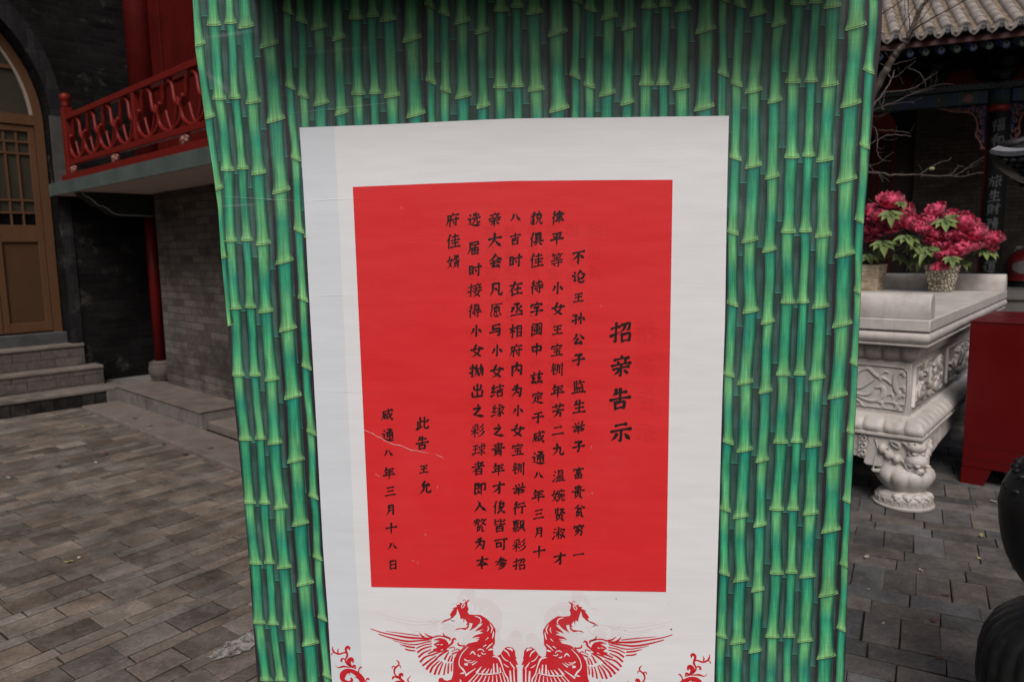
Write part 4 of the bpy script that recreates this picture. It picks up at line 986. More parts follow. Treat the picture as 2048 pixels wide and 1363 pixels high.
def loops(b0, b1):
    n = 4; pitch = (b1 - b0) / n
    for k in range(n):
        c = b0 + (k + 0.5) * pitch; w = pitch
        mb = MB(); x = AR_
        # tall pointed loop whose two legs cross at mid height and run down into the neighbours' cups
        def tb(pts, r=0.020, dx=0.0): mb.tube([(x + dx + d, c + b * w, 2.60 + z * 0.405) for b, z, d in smoothpts(pts, 6)], r, 7)
        tb([(-0.52, 0.42, .012), (-0.36, 0.50, .012), (-0.27, 0.66, .006), (-0.20, 0.86, 0), (-0.07, 0.985, 0), (0.07, 0.985, 0), (0.20, 0.86, 0), (0.27, 0.66, -.006), (0.36, 0.50, -.012), (0.52, 0.42, -.012)])
        tb([(-0.30, 0.60, -.012), (-0.44, 0.42, -.012), (-0.42, 0.2, -.006), (-0.25, 0.05, 0), (0, -0.0, 0.004), (0.25, 0.05, 0), (0.42, 0.2, .006), (0.44, 0.42, .012), (0.30, 0.60, .012)])
        tb([(-0.24, 0.44, .018), (-0.14, 0.20, .016), (0, 0.03, .014), (0.14, 0.20, .016), (0.24, 0.44, .018)], 0.015)
        mb.build('railing_loop', m_redr, house, smooth=True)
loops(0.05, -1.70); loops(-1.76, -3.53); loops(-3.59, -5.37)
for b in (-0.02, -1.20, -2.70, -4.2):
    mb = MB()
    for j in range(7): mb.ball((AR_ - 0.01 + 0.012 * math.sin(j), b + 0.05 * math.cos(j * 0.9), 2.50 + 0.03 * math.sin(j * 0.9)), (0.028, 0.03, 0.026), 8)
    mb.ball((AR_ - 0.02, b, 2.5), (0.035, 0.03, 0.034), 10); mb.build('rosette_block', m_ros, house, smooth=True)
# upper storey: red column and boarded wall
mb = MB(); mb.lathe([(0.15, 2.36), (0.145, 6.8)], 28, (0.46, -0.22)); mb.build('upper_column', m_redp, house, smooth=True)
mb = MB(); mb.box(0.50, 0.56, -6.5, -0.30, 2.37, 6.8)
for b in (-0.62, -1.5, -2.38, -3.3): mb.box(0.475, 0.5, b - 0.05, b + 0.05, 2.37, 6.8)
for z in (2.5, 3.35, 4.5): mb.box(0.482, 0.5, -6.5, -0.34, z, z + 0.09)
mb.build('boarded_wall', m_redp, house, bevel=0.004)
mb = MB(); mb.box(-0.6, 3.2, -6.5, 0.59, 6.8, 6.95); mb.build('upper_ceiling', m_sof, house)
# lower column on its carved drum
mb = MB(); mb.lathe([(0.066, 0.40), (0.062, 2.26)], 24, (0.50, 0.0)); cl = mb.build('lower_column', m_redcol, house, smooth=True)
mb = MB(); mb.lathe([(0.10, 0.178), (0.112, 0.186), (0.112, 0.205), (0.120, 0.215), (0.136, 0.27), (0.140, 0.31), (0.132, 0.355), (0.120, 0.372), (0.120, 0.385), (0.095, 0.402), (0.08, 0.405)], 32, (0.50, 0.0))
for zz, rr in ((0.198, 0.116), (0.378, 0.122)):
    for k in range(26): mb.ball((0.50 + rr * math.cos(k * 2 * math.pi / 26), rr * math.sin(k * 2 * math.pi / 26), zz), 0.0095, 6)
mb.build('drum_base', m_drum, cl, smooth=True)

# ================================================================== CARVED MARBLE ALTAR TABLE
def marble(name, c, dirt):
    M = NT(name); v = M.obj()
    n1 = M.noise(v, 3.2, 7, 0.65); n2 = M.noise(v, 9, 6, 0.7); w = M.noise(v, 1.4, 8, 0.75)
    vein = M.ramp(M.math('ABSOLUTE', M.math('SUBTRACT', w, 0.5)), [(0.0, 1.0), (0.035, 0.0)])
    k = M.ramp(n1, [(0.3, tuple(x * 0.82 for x in c)), (0.7, tuple(x * 1.08 for x in c))])
    k = M.mix(M.math('MULTIPLY', vein, 0.22), k, tuple(x * 0.55 for x in c))
    k = M.mix(M.math('MULTIPLY', M.ramp(n2, [(0.5, 0.0), (0.68, 1.0)]), 0.5), k, dirt)
    st = M.noise(M.obj((9, 9, 1.1)), 1.0, 5, 0.7)
    k = M.mix(M.math('MULTIPLY', M.ramp(st, [(0.52, 0.0), (0.70, 1.0)]), 0.45), k, tuple(x * 0.8 for x in dirt))
    M.col(k); M.set(0.5, 0.35); M.bump(M.math('ADD', n2, M.math('MULTIPLY', M.noise(v, 90, 3), 0.5)), 0.25, 0.003); return M.mat
m_marb = marble('white_marble', (0.52, 0.485, 0.455), (0.33, 0.285, 0.25))
m_marbd = marble('stained_marble', (0.42, 0.385, 0.36), (0.24, 0.20, 0.175))
TYAW = YAW + RAD(2.2); TO = co(1.9, -7.515)
TX = Vector((math.cos(TYAW), math.sin(TYAW), 0)); TY = Vector((-math.sin(TYAW), math.cos(TYAW), 0))
TL, TW = 3.25, 1.15
table = thing('altar_table', 'carved white marble altar table with rolled ends and a beast-headed leg', 'altar table', TO, TYAW)
def rr(name, prof, mat, bev=0.0, auto=RAD(40)):
    mb = MB(); mb.rect_ring(prof, 0, TL, 0, TW); return mb.build(name, mat, table, bevel=bev, auto=auto)
rr('tabletop', [(0, 1.082), (0, 1.152)], m_marb, 0.006)
rr('moulding', [(-0.03, 0.985), (-0.005, 0.992), (-0.003, 0.999), (-0.022, 1.003), (-0.022, 1.008), (-0.004, 1.018), (0.004, 1.035), (0.004, 1.05), (-0.004, 1.066), (-0.022, 1.076), (-0.022, 1.082)], m_marb)
rr('frieze', [(-0.115, 0.885), (-0.105, 0.89), (-0.10, 0.90), (-0.072, 0.93), (-0.062, 0.965), (-0.06, 0.985)], m_marbd)
rr('waist', [(-0.105, 0.55), (-0.105, 0.886)], m_marb, 0.004)
rr('lower_moulding', [(-0.02, 0.425), (-0.004, 0.432), (-0.004, 0.445), (-0.015, 0.45), (-0.010, 0.465), (-0.018, 0.495), (-0.045, 0.525), (-0.09, 0.545), (-0.105, 0.552)], m_marb)
def edge_pt(side, u, off, z):
    """side 0: the short end facing the courtyard (x = 0); side 1: the long side (y = 0)"""
    return (-off, u, z) if side == 0 else (u, -off, z)
def pads(name, side, u0, u1, n, zprof, bulge, mat, lobes=True):
    mb = MB()
    for k in range(n):
        a = u0 + (u1 - u0) * k / n; w = (u1 - u0) / n
        def fn(s, t):
            # t runs down the moulding profile, s across the petal
            m = t * (len(zprof) - 1); i = min(int(m), len(zprof) - 2); f = m - i
            off = zprof[i][0] + (zprof[i + 1][0] - zprof[i][0]) * f; z = zprof[i][1] + (zprof[i + 1][1] - zprof[i][1]) * f
            x = 2 * s - 1
            h = (1 - abs(x) ** 5) * (1 - abs(2 * t - 1) ** 6)
            inner = 0.35 * math.exp(-((max(abs(x), abs(2 * t - 1)) - 0.74) / 0.07) ** 2)
            dz = -0.010 * (1 - abs(x) ** 2) * t if lobes else 0
            uu = a + w * (0.03 + 0.94 * s); lim = TW if side == 0 else TL
            uu = min(max(uu, -off - bulge * .6), lim + off + bulge * .6)
            return edge_pt(side, uu, off + bulge * (h - inner * h) + 0.001, z + dz)
        mb.grid(fn, 12, 10)
    mb.build(name, mat, table, smooth=True)
lowp = [(-0.085, 0.543), (-0.045, 0.525), (-0.018, 0.495), (-0.012, 0.46)]
upp = [(-0.06, 0.98), (-0.064, 0.95), (-0.075, 0.925), (-0.10, 0.898)]
pads('lotus_petals', 0, 0.0, TW, 10, lowp, 0.016, m_marb); pads('lotus_petals', 1, 0.0, TL, 27, lowp, 0.016, m_marb)
pads('frieze_petals', 0, 0.06, TW - 0.06, 10, upp, 0.013, m_marbd); pads('frieze_petals', 1, 0.06, TL - 0.06, 40, upp, 0.012, m_marb)
def roll(x0, sgn):
    P = [(0.0, 1.1525), (-0.004, 1.19), (0.0, 1.235), (0.014, 1.272), (0.040, 1.296), (0.070, 1.302), (0.100, 1.292), (0.120, 1.266), (0.128, 1.225), (0.128, 1.1525)]
    mb = MB(); mb.extrude(P, lambda p, d: (x0 + sgn * p[0], d, p[1]), 0.004, TW - 0.004)
    mb.build('rolled_end', m_marb, table, bevel=0.004, auto=RAD(50))
roll(0.006, 1); roll(TL - 0.006, -1)
# carved scrolls in low relief on the end panel (traced on its own plane)
def t_local(P): q = P - TO; return (q.dot(TX), q.dot(TY), q.z)
def tab_front(x, y, off):
    P = on_plane(x, y, TO + TX * off, TX); return t_local(P)
def relief(mb, pts, widths, h, to, k=5):
    """to(x, y) -> (u, z) on the face; builds a rounded ridge, out(u, z, h) gives the 3-d point"""
    f, out = to
    Q = [f(x, y) for x, y in pts]
    if not isinstance(widths, (list, tuple)): widths = [widths] * len(pts)
    if len(widths) != len(pts): widths = [widths[min(len(widths) - 1, int(i * (len(widths) - 1) / max(1, len(pts) - 1) + .5))] for i in range(len(pts))]
    P = smoothpts([(u, z, w) for (u, z), w in zip(Q, widths)], k); prev = None
    for i, (u, z, w) in enumerate(P):
        a, b = P[max(0, i - 1)], P[min(len(P) - 1, i + 1)]; du, dz = b[0] - a[0], b[1] - a[1]; L = math.hypot(du, dz) or 1
        nu, nz = -dz / L * w / 2, du / L * w / 2
        ring = [mb.vert(out(u + nu * s, z + nz * s, h * t)) for s, t in ((-1, -0.2), (-0.92, 0.7), (-0.55, 1.0), (0, 0.78), (0.55, 1.0), (0.92, 0.7), (1, -0.2))]
        if prev:
            for j in range(6): mb.face((prev[j], prev[j + 1], ring[j + 1], ring[j]))
        else: mb.face(ring)
        prev = ring
    mb.face(list(reversed(prev)))
def f_front(x, y):
    p = tab_front(1690 + x / 3.685, 680 + y / 3.685, 0.105); return (p[1], p[2])
out_front = lambda u, z, h: (0.105 - h, u, z)
mb = MB(); T_ = (f_front, out_front); sc = 0.00088
for p, w in [([(40,170),(200,182),(425,205),(440,222),(460,235),(462,300),(452,470),(440,490),(430,520),(300,500),(40,470)],[8]), ([(100,232),(140,210),(178,208),(235,262),(300,285),(345,325)],[18,34,40,34,30,14]),
    ([(262,292),(262,255),(295,228),(322,240)],[30,26,24,8]), ([(440,268),(425,238),(385,245),(365,300),(375,360),(395,400),(360,445)],[30,40,50,44,50,44,30]), ([(400,350),(432,345),(440,380)],[14,34,26]),
    ([(40,330),(110,350),(170,318),(222,288)],[8,20,24,8]), ([(40,372),(120,398),(185,390),(222,345)],[8,22,26,8]), ([(228,345),(275,345),(285,385),(255,430),(200,445),(130,425),(90,405)],[20,44,50,44,30,22,8]),
    ([(215,440),(262,452),(278,478),(262,495),(235,492)],[24,34,34,30,20]), ([(268,462),(320,452),(365,462),(395,495),(400,520)],[14,28,34,30,14]), ([(372,508),(385,478),(410,470),(440,475)],[22,30,30,20]),
    ([(318,402),(345,395),(352,425),(330,440)],[14,22,20,10]), ([(408,425),(420,405),(440,420)],[14,20,18]), ([(60,430),(100,440),(130,478),(158,488)],[8,20,24,14]), ([(40,260),(80,255),(110,235)],[20,20,14])]:
    relief(mb, p, [q * sc * 0.66 for q in w] if isinstance(w, list) else w, 0.009, T_)
mb.build('panel_scroll_carving', m_marb, table, smooth=True)
# deep relief on the long side
mb = MB(); Rr = random.Random(11)
def out_side(u, z, h): return (u, 0.105 - h, z)
idn = (lambda x, y: (x, y), out_side)
for (x0, x1) in ((0.16, 0.98), (1.16, 2.08), (2.26, 3.1)):
    relief(mb, [(x0, .60), (x0, .845), (x1, .845), (x1, .60), (x0, .60)], 0.012, 0.016, idn, 1)
    for k in range(26):
        u, z = Rr.uniform(x0 + .07, x1 - .07), Rr.uniform(.635, .81); r = Rr.uniform(.035, .065); t0 = Rr.uniform(0, 6.3); sg = Rr.choice((-1, 1))
        relief(mb, [(u + r * (1 - j * .11) * math.cos(t0 + sg * j * .85), z + r * (1 - j * .11) * math.sin(t0 + sg * j * .85) * .8) for j in range(7)], [.03, .04, .036, .032, .028, .024, .03], Rr.uniform(.02, .042), idn, 3)
mb.build('side_panel_carving', m_marb, table, smooth=True)
# apron with a curved lower edge, curls of mane beside the beast's head
mb = MB()
ap = lambda L: [(0.18, 0.425), (0.18, 0.27), (0.30, 0.262), (0.36, 0.272), (L / 2 - 0.1, 0.315), (L / 2 + 0.1, 0.315), (L - 0.36, 0.272), (L - 0.30, 0.262), (L - 0.18, 0.27), (L - 0.18, 0.425)]
mb.extrude(ap(TW), lambda p, d: (d, p[0], p[1]), 0.03, 0.075); mb.extrude(ap(TL), lambda p, d: (p[0], d, p[1]), 0.03, 0.075)
mb.build('apron', m_marb, table, bevel=0.004)
mb = MB()
for side in (0, 1):
    o3 = (lambda u, z, h: (0.03 - h, u, z)) if side == 0 else (lambda u, z, h: (u, 0.03 - h, z))
    for j in range(3):
        cz = 0.395 - j * 0.046; cu = 0.338
        relief(mb, [(cu + (0.024 - i * 0.0026) * math.cos(0.4 + i * 0.95), cz + (0.024 - i * 0.0026) * math.sin(0.4 + i * 0.95)) for i in range(9)], .010, .014, ((lambda x, y: (x, y)), o3), 3)
    for j in range(13):
        z = 0.412 - j * 0.0105
        relief(mb, [(0.362, z), (0.42, z + 0.003 * math.sin(j)), (0.49, z + 0.006), (0.56, z + 0.002 + j * .0012), (0.62, z + 0.004 + j * .002)], [.010, .010, .009, .008, .004], .010, ((lambda x, y: (x, y)), o3), 2)
mb.build('mane_carving', m_marb, table, smooth=True)
def voxel(o, size, smooth=2):
    m = o.modifiers.new('remesh', 'REMESH'); m.mode = 'VOXEL'; m.voxel_size = size; m.use_smooth_shade = True
    if smooth:
        s = o.modifiers.new('smooth', 'SMOOTH'); s.iterations = smooth; s.factor = 0.5
    return o
def leg(cx, cy, sx, sy, head):
    """cx, cy: the corner of the table; sx, sy point inward"""
    mb = MB(); c = (cx + sx * 0.115, cy + sy * 0.115)
    mod = lambda t, z: 1 + (0.085 * (abs(math.cos(5 * t)) ** 0.5 - 0.8) if 0.115 < z < 0.25 else 0)
    mb.lathe([(0.08, 0.262), (0.128, 0.248), (0.153, 0.228), (0.164, 0.202), (0.161, 0.176), (0.146, 0.146), (0.126, 0.122), (0.110, 0.108), (0.106, 0.098)], 60, c, mod=mod)
    mb.lathe([(0.100, 0.110), (0.108, 0.098), (0.122, 0.088), (0.138, 0.076), (0.146, 0.066), (0.146, 0.058)], 60, c, mod=lambda t, z: 1 + 0.05 * abs(math.cos(4 * t)) * (1 if z < 0.1 else 0))
    lg = mb.build('leg', m_marb, table, auto=RAD(50))
    mb = MB(); mb.lathe([(0.168, 0.0), (0.172, 0.004), (0.172, 0.014), (0.164, 0.018), (0.158, 0.022), (0.156, 0.058), (0.148, 0.063)], 64, c)
    for k in range(22):
        t = 2 * math.pi * k / 22
        mb.tube([(c[0] + 0.157 * math.cos(t + d), c[1] + 0.157 * math.sin(t + d), z) for d, z in ((-.11, .022), (-.10, .042), (-.05, .053), (.05, .053), (.10, .042), (.11, .022))], 0.004, 5)
    mb.build('leg_base', m_marbd, lg, auto=RAD(50))
    mb = MB()                                     # paw toes
    for k in range(5):
        t = math.atan2(-sy, -sx) + (k - 2) * 0.42
        mb.ball((c[0] + 0.128 * math.cos(t), c[1] + 0.128 * math.sin(t), 0.078), (0.032, 0.032, 0.020), 12)
        mb.ball((c[0] + 0.155 * math.cos(t), c[1] + 0.155 * math.sin(t), 0.069), (0.010, 0.010, 0.010), 8)
    mb.build('paw', m_marb, lg, smooth=True)
    if not head:
        mb = MB(); mb.box(min(cx + sx * .03, cx + sx * .24), max(cx + sx * .03, cx + sx * .24), min(cy + sy * .03, cy + sy * .24), max(cy + sy * .03, cy + sy * .24), 0.27, 0.424); mb.build('leg_block', m_marb, lg, bevel=0.02); return
    mb = MB()
    pr = [(0.0, 0.425), (0.318, 0.425), (0.306, 0.38), (0.316, 0.33), (0.330, 0.245), (0.315, 0.232), (0.24, 0.232), (0.20, 0.226), (0.13, 0.208), (0.05, 0.203), (0.0, 0.206)]
    pb = [(max(0.03, u), z) for u, z in pr]
    mb.extrude(pb, lambda p, d: (d, p[0], p[1]), 0.022, 0.10); mb.extrude(pb, lambda p, d: (p[0], d, p[1]), 0.022, 0.10)
    D = Vector((-1, -1, 0)).normalized(); Sd = Vector((-1, 1, 0)).normalized(); base = Vector((0.055, 0.055, 0))
    def B(d, s, z, r):
        p = base + D * d + Sd * s; mb.ball((p.x, p.y, z), r, 20)
    B(0.006, 0, 0.384, (.062, .062, .040))                                                     # domed forehead
    B(0.020, 0, 0.300, (.064, .064, .046)); B(0.026, 0, 0.248, (.050, .050, .026))             # muzzle and upper lip
    for s in (-1, 1):
        B(0.026, s * 0.034, 0.282, (.030, .030, .024)); B(-0.034, s * 0.090, 0.300, (.024, .024, .026)); B(-0.066, s * 0.124, 0.318, (.024, .024, .028)); B(-0.090, s * 0.150, 0.350, (.024, .024, .028))
    voxel(mb.build('beast_head', m_marb, lg, smooth=True), 0.0035, 2)
    def f_head(x, y):
        p = tab_front(1690 + x / 3.685, 680 + y / 3.685, 0.022); return (p[1], p[2])
    mb = MB()
    for outf in ((lambda u, z, h: (0.0215 - h, u, z)), (lambda u, z, h: (u, 0.0215 - h, z))):
        T2 = (f_head, outf); k = 0.00080
        for p, w, h in [([(318,790),(335,840),(375,872),(420,885),(450,925),(462,960)],[10,14,14,14,14,10],.014), ([(335,738),(358,775),(402,792),(392,762),(360,745),(335,738)],[9,12,14,12,10,8],.014), ([(318,830),(310,802),(286,806),(284,828),(300,842),(290,900),(268,922)],[8,12,12,12,9,8,4],.010),
            ([(468,822),(500,812),(540,838),(512,856),(476,838),(468,822)],[8,12,12,10,8,8],.020), ([(428,748),(462,775),(488,806)],[4,22,10],.018), ([(476,752),(500,780),(514,806)],[4,22,10],.022), ([(520,752),(532,782),(544,812)],[4,20,10],.026),
            ([(498,868),(466,890),(455,925),(478,955),(530,968),(590,972)],[10,18,20,18,18,14],.030), ([(205,938),(215,955),(260,958),(310,952),(335,938)],[14,22,24,22,10],.018), ([(222,722),(240,790),(225,860),(210,935)],[8,9,9,8],.008)]:
            relief(mb, p, [q * k for q in w], h, T2)
        e = f_head(516, 836); c = outf(e[0], e[1], .012); mb.ball(c, (.016, .016, .011), 12)
        n_ = f_head(548, 918); c = outf(n_[0], n_[1], .045); mb.ball(c, (.016, .016, .009), 10)
    mb.build('face_carving', m_marb, lg, smooth=True)
leg(0, 0, 1, 1, True); leg(TL, 0, -1, 1, False); leg(0, TW, 1, -1, False); leg(TL, TW, -1, -1, False)

# ================================================================== PEONIES IN TWO POTS ON THE TABLE
def petalmat(name, a, b):
    M = NT(name); c = M.n("ShaderNodeVertexColor"); c.layer_name = "Col"
    k = M.mix(M.math('MULTIPLY', M.noise(M.obj(), 60, 3), 0.3), c.outputs[0], b)
    M.col(k); M.set(0.62, 0.3); M.b.inputs['Sheen Weight'].default_value = 0.15; return M.mat
m_pet = petalmat('pink_silk_petals', None, (0.55, 0.06, 0.12)); m_leaf = petalmat('green_silk_leaves', None, (0.10, 0.17, 0.05))
m_stem = plain('dark_stems', (0.035, 0.055, 0.025), 0.6, 0.3, 20, 0.3)
def blossom(seed, n_layers=5, bud=False):
    R = random.Random(seed); mb = MB()
    for L in range(n_layers):
        f = L / max(1, n_layers - 1); n = 6 + 3 * L if not bud else 4 + L
        for k in range(n):
            az = 2 * math.pi * (k + 0.5 * (L % 2)) / n + R.uniform(-.2, .2)
            tilt = (0.15 + 1.45 * f if not bud else 0.05 + 0.35 * f) + R.uniform(-.15, .15)
            ln = (0.55 + 0.45 * f) * R.uniform(.85, 1.1); wd = (0.40 + 0.18 * f) * R.uniform(.85, 1.2); ph = R.uniform(0, 6)
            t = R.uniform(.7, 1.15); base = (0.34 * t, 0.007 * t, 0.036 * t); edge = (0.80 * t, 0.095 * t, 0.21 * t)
            ca, sa = math.cos(az), math.sin(az)
            def fn(u, v):
                x = (u - .5) * 2; w = wd * (math.sin(math.pi * min(1, .18 + .70 * v)) ** .8)
                curl = tilt * (0.55 + 0.6 * v) - (0.9 * v * v if not bud else 1.5 * v)
                r = ln * v * math.sin(max(-.3, curl)) + (.05 + .05 * f); z = ln * v * math.cos(curl) * .8 - .25 * f
                ruf = .07 * math.sin(x * 5 + ph) * v * v + .05 * math.sin(x * 11 + ph * 2) * v ** 3
                cup = .22 * x * x * (1 - .3 * v)
                X, Y = r - cup * .6 + ruf, x * w
                return (X * ca - Y * sa, X * sa + Y * ca, z + cup * .5 + ruf)
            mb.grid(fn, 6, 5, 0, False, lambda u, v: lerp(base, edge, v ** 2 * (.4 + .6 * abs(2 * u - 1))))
    me = mb.build('blossom', m_pet, None, smooth=True); me_d = me.data; bpy.data.objects.remove(me); return me_d
BL = [blossom(s) for s in (1, 2, 3)] + [blossom(9, 3, True)]
def leafmesh(seed):
    R = random.Random(seed); mb = MB()
    for k, a in enumerate((-1.25, -.62, 0, .62, 1.25)):
        ln = (1.0, .9, 1.1, .9, 1.0)[k] * R.uniform(.85, 1.1) * (1 if abs(a) < 1 else .72); w = .20; dr = R.uniform(.3, .7)
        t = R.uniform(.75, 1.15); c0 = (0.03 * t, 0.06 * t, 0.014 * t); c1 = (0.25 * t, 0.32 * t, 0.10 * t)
        def fn(u, v):
            x = (u - .5) * 2; ww = w * math.sin(math.pi * min(1, .06 + .94 * v) ** .8) ; l = ln * v
            X, Y = l, x * ww; Z = -dr * l * l * .6 + .09 * abs(x) + .02 * math.sin(9 * v + x)
            return (X * math.cos(a) - Y * math.sin(a), X * math.sin(a) + Y * math.cos(a), Z)
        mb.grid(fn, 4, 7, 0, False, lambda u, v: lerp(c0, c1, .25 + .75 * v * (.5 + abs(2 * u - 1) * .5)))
    o = mb.build('leaf', m_leaf, None, smooth=True); d = o.data; bpy.data.objects.remove(o); return d
LF = [leafmesh(s) for s in (1, 2)]
def tpt(x, y, off):                               # a pixel onto the upright plane across the table at distance off along it
    return t_local(on_plane(x, y, TO + TX * off, TX))
def bouquet(root, loc, flowers, leaves, potc, potz):
    R = random.Random(len(flowers)); stems = MB()
    for (x, y, r, off, bud) in flowers:
        p = Vector(tpt(x, y, off)); p = TO + TX * p.x + TY * p.y + Vector((0, 0, p.z))
        lp = p - loc; d = (CAMP - p).normalized()
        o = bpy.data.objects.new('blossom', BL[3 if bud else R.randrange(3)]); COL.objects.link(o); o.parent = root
        dist = (p - CAMP).length; rad = r / FPX * dist
        up = Vector((R.uniform(-.6, .6), R.uniform(-.6, .6), 1.0)) * .75 + d * R.uniform(.5, 1.0)
        if bud: up = Vector((0, 0, -1)) if y > 515 else Vector((0, 0, 1)) + d * .3
        o.location = lp; o.rotation_euler = up.to_track_quat('Z', 'Y').to_euler(); s = rad * (0.86 if not bud else 1.05); o.scale = (s, s, s * (1 if not bud else 1.4))
        b = potc + Vector((R.uniform(-.06, .06), R.uniform(-.06, .06), potz))
        stems.tube(smoothpts([tuple(b), tuple((b + lp) / 2 + Vector((R.uniform(-.03, .03), R.uniform(-.03, .03), .02))), tuple(lp)], 4), 0.004, 5)
    for (x, y, r, off) in leaves:
        p = Vector(tpt(x, y, off)); p = TO + TX * p.x + TY * p.y + Vector((0, 0, p.z)); lp = p - loc
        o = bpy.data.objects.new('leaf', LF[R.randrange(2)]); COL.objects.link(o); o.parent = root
        dist = (p - CAMP).length; s = r / FPX * dist * 1.0
        out = (lp - potc); out.z = 0
        dirv = ((CAMP - p).normalized() * .7 + out.normalized() * .6 + Vector((R.uniform(-.4, .4), R.uniform(-.4, .4), -.55)))
        o.location = lp; o.rotation_euler = dirv.to_track_quat('X', 'Z').to_euler(); o.scale = (s, s, s)
        b = potc + Vector((R.uniform(-.05, .05), R.uniform(-.05, .05), potz))
        stems.tube(smoothpts([tuple(b), tuple((b * .4 + lp * .6) + Vector((0, 0, .03))), tuple(lp)], 4), 0.003, 4)
    stems.build('stems', m_stem, root, smooth=True)
def slate():
    M = NT('stacked_slate_pot'); v = M.obj(); tc = M.obj((6, 6, 95)); n = M.noise(tc, 1.0, 4, .6); n2 = M.noise(v, 30, 4)
    k = M.ramp(n, [(.34, (0.08, 0.045, 0.022)), (.42, (0.34, 0.245, 0.15)), (.54, (0.52, 0.43, 0.32)), (.7, (0.62, 0.55, 0.44))])
    M.col(M.mix(1.0, k, M.ramp(n2, [(.3, .8), (.7, 1.15)]), 'MULTIPLY')); M.set(.8, .25); M.bump(n, .8, .006); return M.mat
def pebble():
    M = NT('pebble_mosaic_pot'); v = M.obj((1, 1, 0.85)); q = M.n("ShaderNodeTexVoronoi"); q.feature = 'DISTANCE_TO_EDGE'; q.inputs['Scale'].default_value = 36; M.l(v, q.inputs['Vector'])
    c = M.n("ShaderNodeTexVoronoi"); c.inputs['Scale'].default_value = 36; M.l(v, c.inputs['Vector'])
    st = M.mix(M.math('MULTIPLY', c.outputs['Color'], .5), (0.58, 0.53, 0.42), (0.44, 0.40, 0.31))
    k = M.mix(M.ramp(q.outputs['Distance'], [(.06, 0.0), (.13, 1.0)]), (0.085, 0.06, 0.035), st)
    M.col(k); M.set(.6, .35); M.bump(M.ramp(q.outputs['Distance'], [(.03, 0.0), (.3, 1.0)]), .8, .008); return M.mat
def pot(name, label, loc, rz, b, t, h, mat, flowers, leaves):
    root = thing(name, label, 'flower pot', loc, 0)
    R = Matrix.Rotation(rz, 3, 'Z'); mb = MB(); th = .014
    def ring(s, z): return [mb.vert(R @ Vector((x * s, y * s, z))) for x, y in ((-1, -1), (1, -1), (1, 1), (-1, 1))]
    rs = [ring(b / 2, 0), ring(t / 2 - .004, h - .012), ring(t / 2, h - .01), ring(t / 2, h), ring(t / 2 - th, h), ring(t / 2 - th - .01, h - .03)]
    for p, q in zip(rs, rs[1:]):
        for k in range(4): mb.face((p[k], p[(k + 1) % 4], q[(k + 1) % 4], q[k]))
    mb.face(list(reversed(rs[0]))); mb.face(rs[-1]); mb.build('pot', mat, root, bevel=.004)
    bouquet(root, Vector(loc), flowers, leaves, Vector((0, 0, 0)), h - .03)
def tw(u, v, z=1.1525): return TO + TX * u + TY * v + Vector((0, 0, z))
FL1 = [(1781,405,30,2.75,0),(1750,425,30,2.85,0),(1757,458,27,2.75,0),(1806,425,26,2.85,0),(1738,470,26,2.8,0),(1820,446,26,2.7,0),(1790,452,27,2.72,0),(1835,452,20,2.65,0),(1728,440,26,2.9,0),(1762,432,26,2.68,0),(1848,462,20,2.6,1)]
LV1 = [(1780,426,32,2.60),(1766,486,36,2.6),(1812,474,32,2.6),(1826,490,22,2.62),(1735,512,28,2.75),(1795,512,30,2.85),(1800,406,18,2.7),(1822,500,26,2.9),(1750,500,24,2.9)]
FL2 = [(1872,424,26,2.9,0),(1902,438,24,2.92,0),(1852,446,26,2.75,0),(1894,474,24,2.68,1),(1884,492,22,2.66,1),(1926,448,33,2.85,0),(1946,468,30,2.85,0),(1958,482,26,2.9,0),(1986,478,22,2.95,0),(1982,495,17,2.95,0),(1924,498,28,2.75,0),(1944,492,24,2.8,0),(1908,508,22,2.72,0),(1888,512,24,2.64,1),(1868,468,24,2.7,0),(1905,468,26,2.95,0),(1880,530,20,2.62,1),(1858,482,16,2.66,1),(1915,470,24,2.8,0)]
LV2 = [(1890,442,32,2.70),(1858,498,34,2.60),(1902,516,24,2.58),(1846,516,30,2.85),(1925,524,20,2.85),(1968,500,22,2.9),(1904,432,20,2.8),(1980,503,18,2.93),(1834,512,26,2.9)]
pot('peony_pot', 'wide brown slate-textured pot of pink peonies nearest the green board', tw(2.83, 1.10), TYAW, .27, .31, .245, slate(), FL1, LV1)
pot('peony_pot', 'narrow pebble-covered tapering pot of pink peonies before the rolled table end', tw(2.87, 0.46), TYAW + RAD(8), .185, .285, .24, pebble(), FL2, LV2)

# ================================================================== RED OFFERING BOX
m_box = plain('red_sheet_metal', (0.092, 0.0018, 0.0028), 0.36, 0.28, 3, 0.10, 0.05, 0.004, dirt=(0.07, 0.0016, 0.0024), dscale=1.5)
m_slot = plain('dark_slot', (0.01, 0.003, 0.003), .8, .2)
box = thing('offering_box', 'red sheet metal offering box with a slot in its top', 'box', co(2.68, -7.57), YAW)
mb = MB(); mb.box(0, .87, -.80, 0, .115, 1.08); mb.build('body', m_box, box, bevel=.006)
mb = MB(); mb.box(-.006, .876, -.806, .006, 1.081, 1.088); mb.build('lid', m_box, box, bevel=.003)
mb = MB(); mb.box(-.0015, 0, -.80, 0, .172, .1745); mb.box(-.0015, 0, -.55, -.02, .262, .2632); mb.build('seam', m_slot, box)
mb = MB(); mb.box(.42, .60, -.152, -.142, 1.0885, 1.0895); mb.build('slot', m_slot, box)
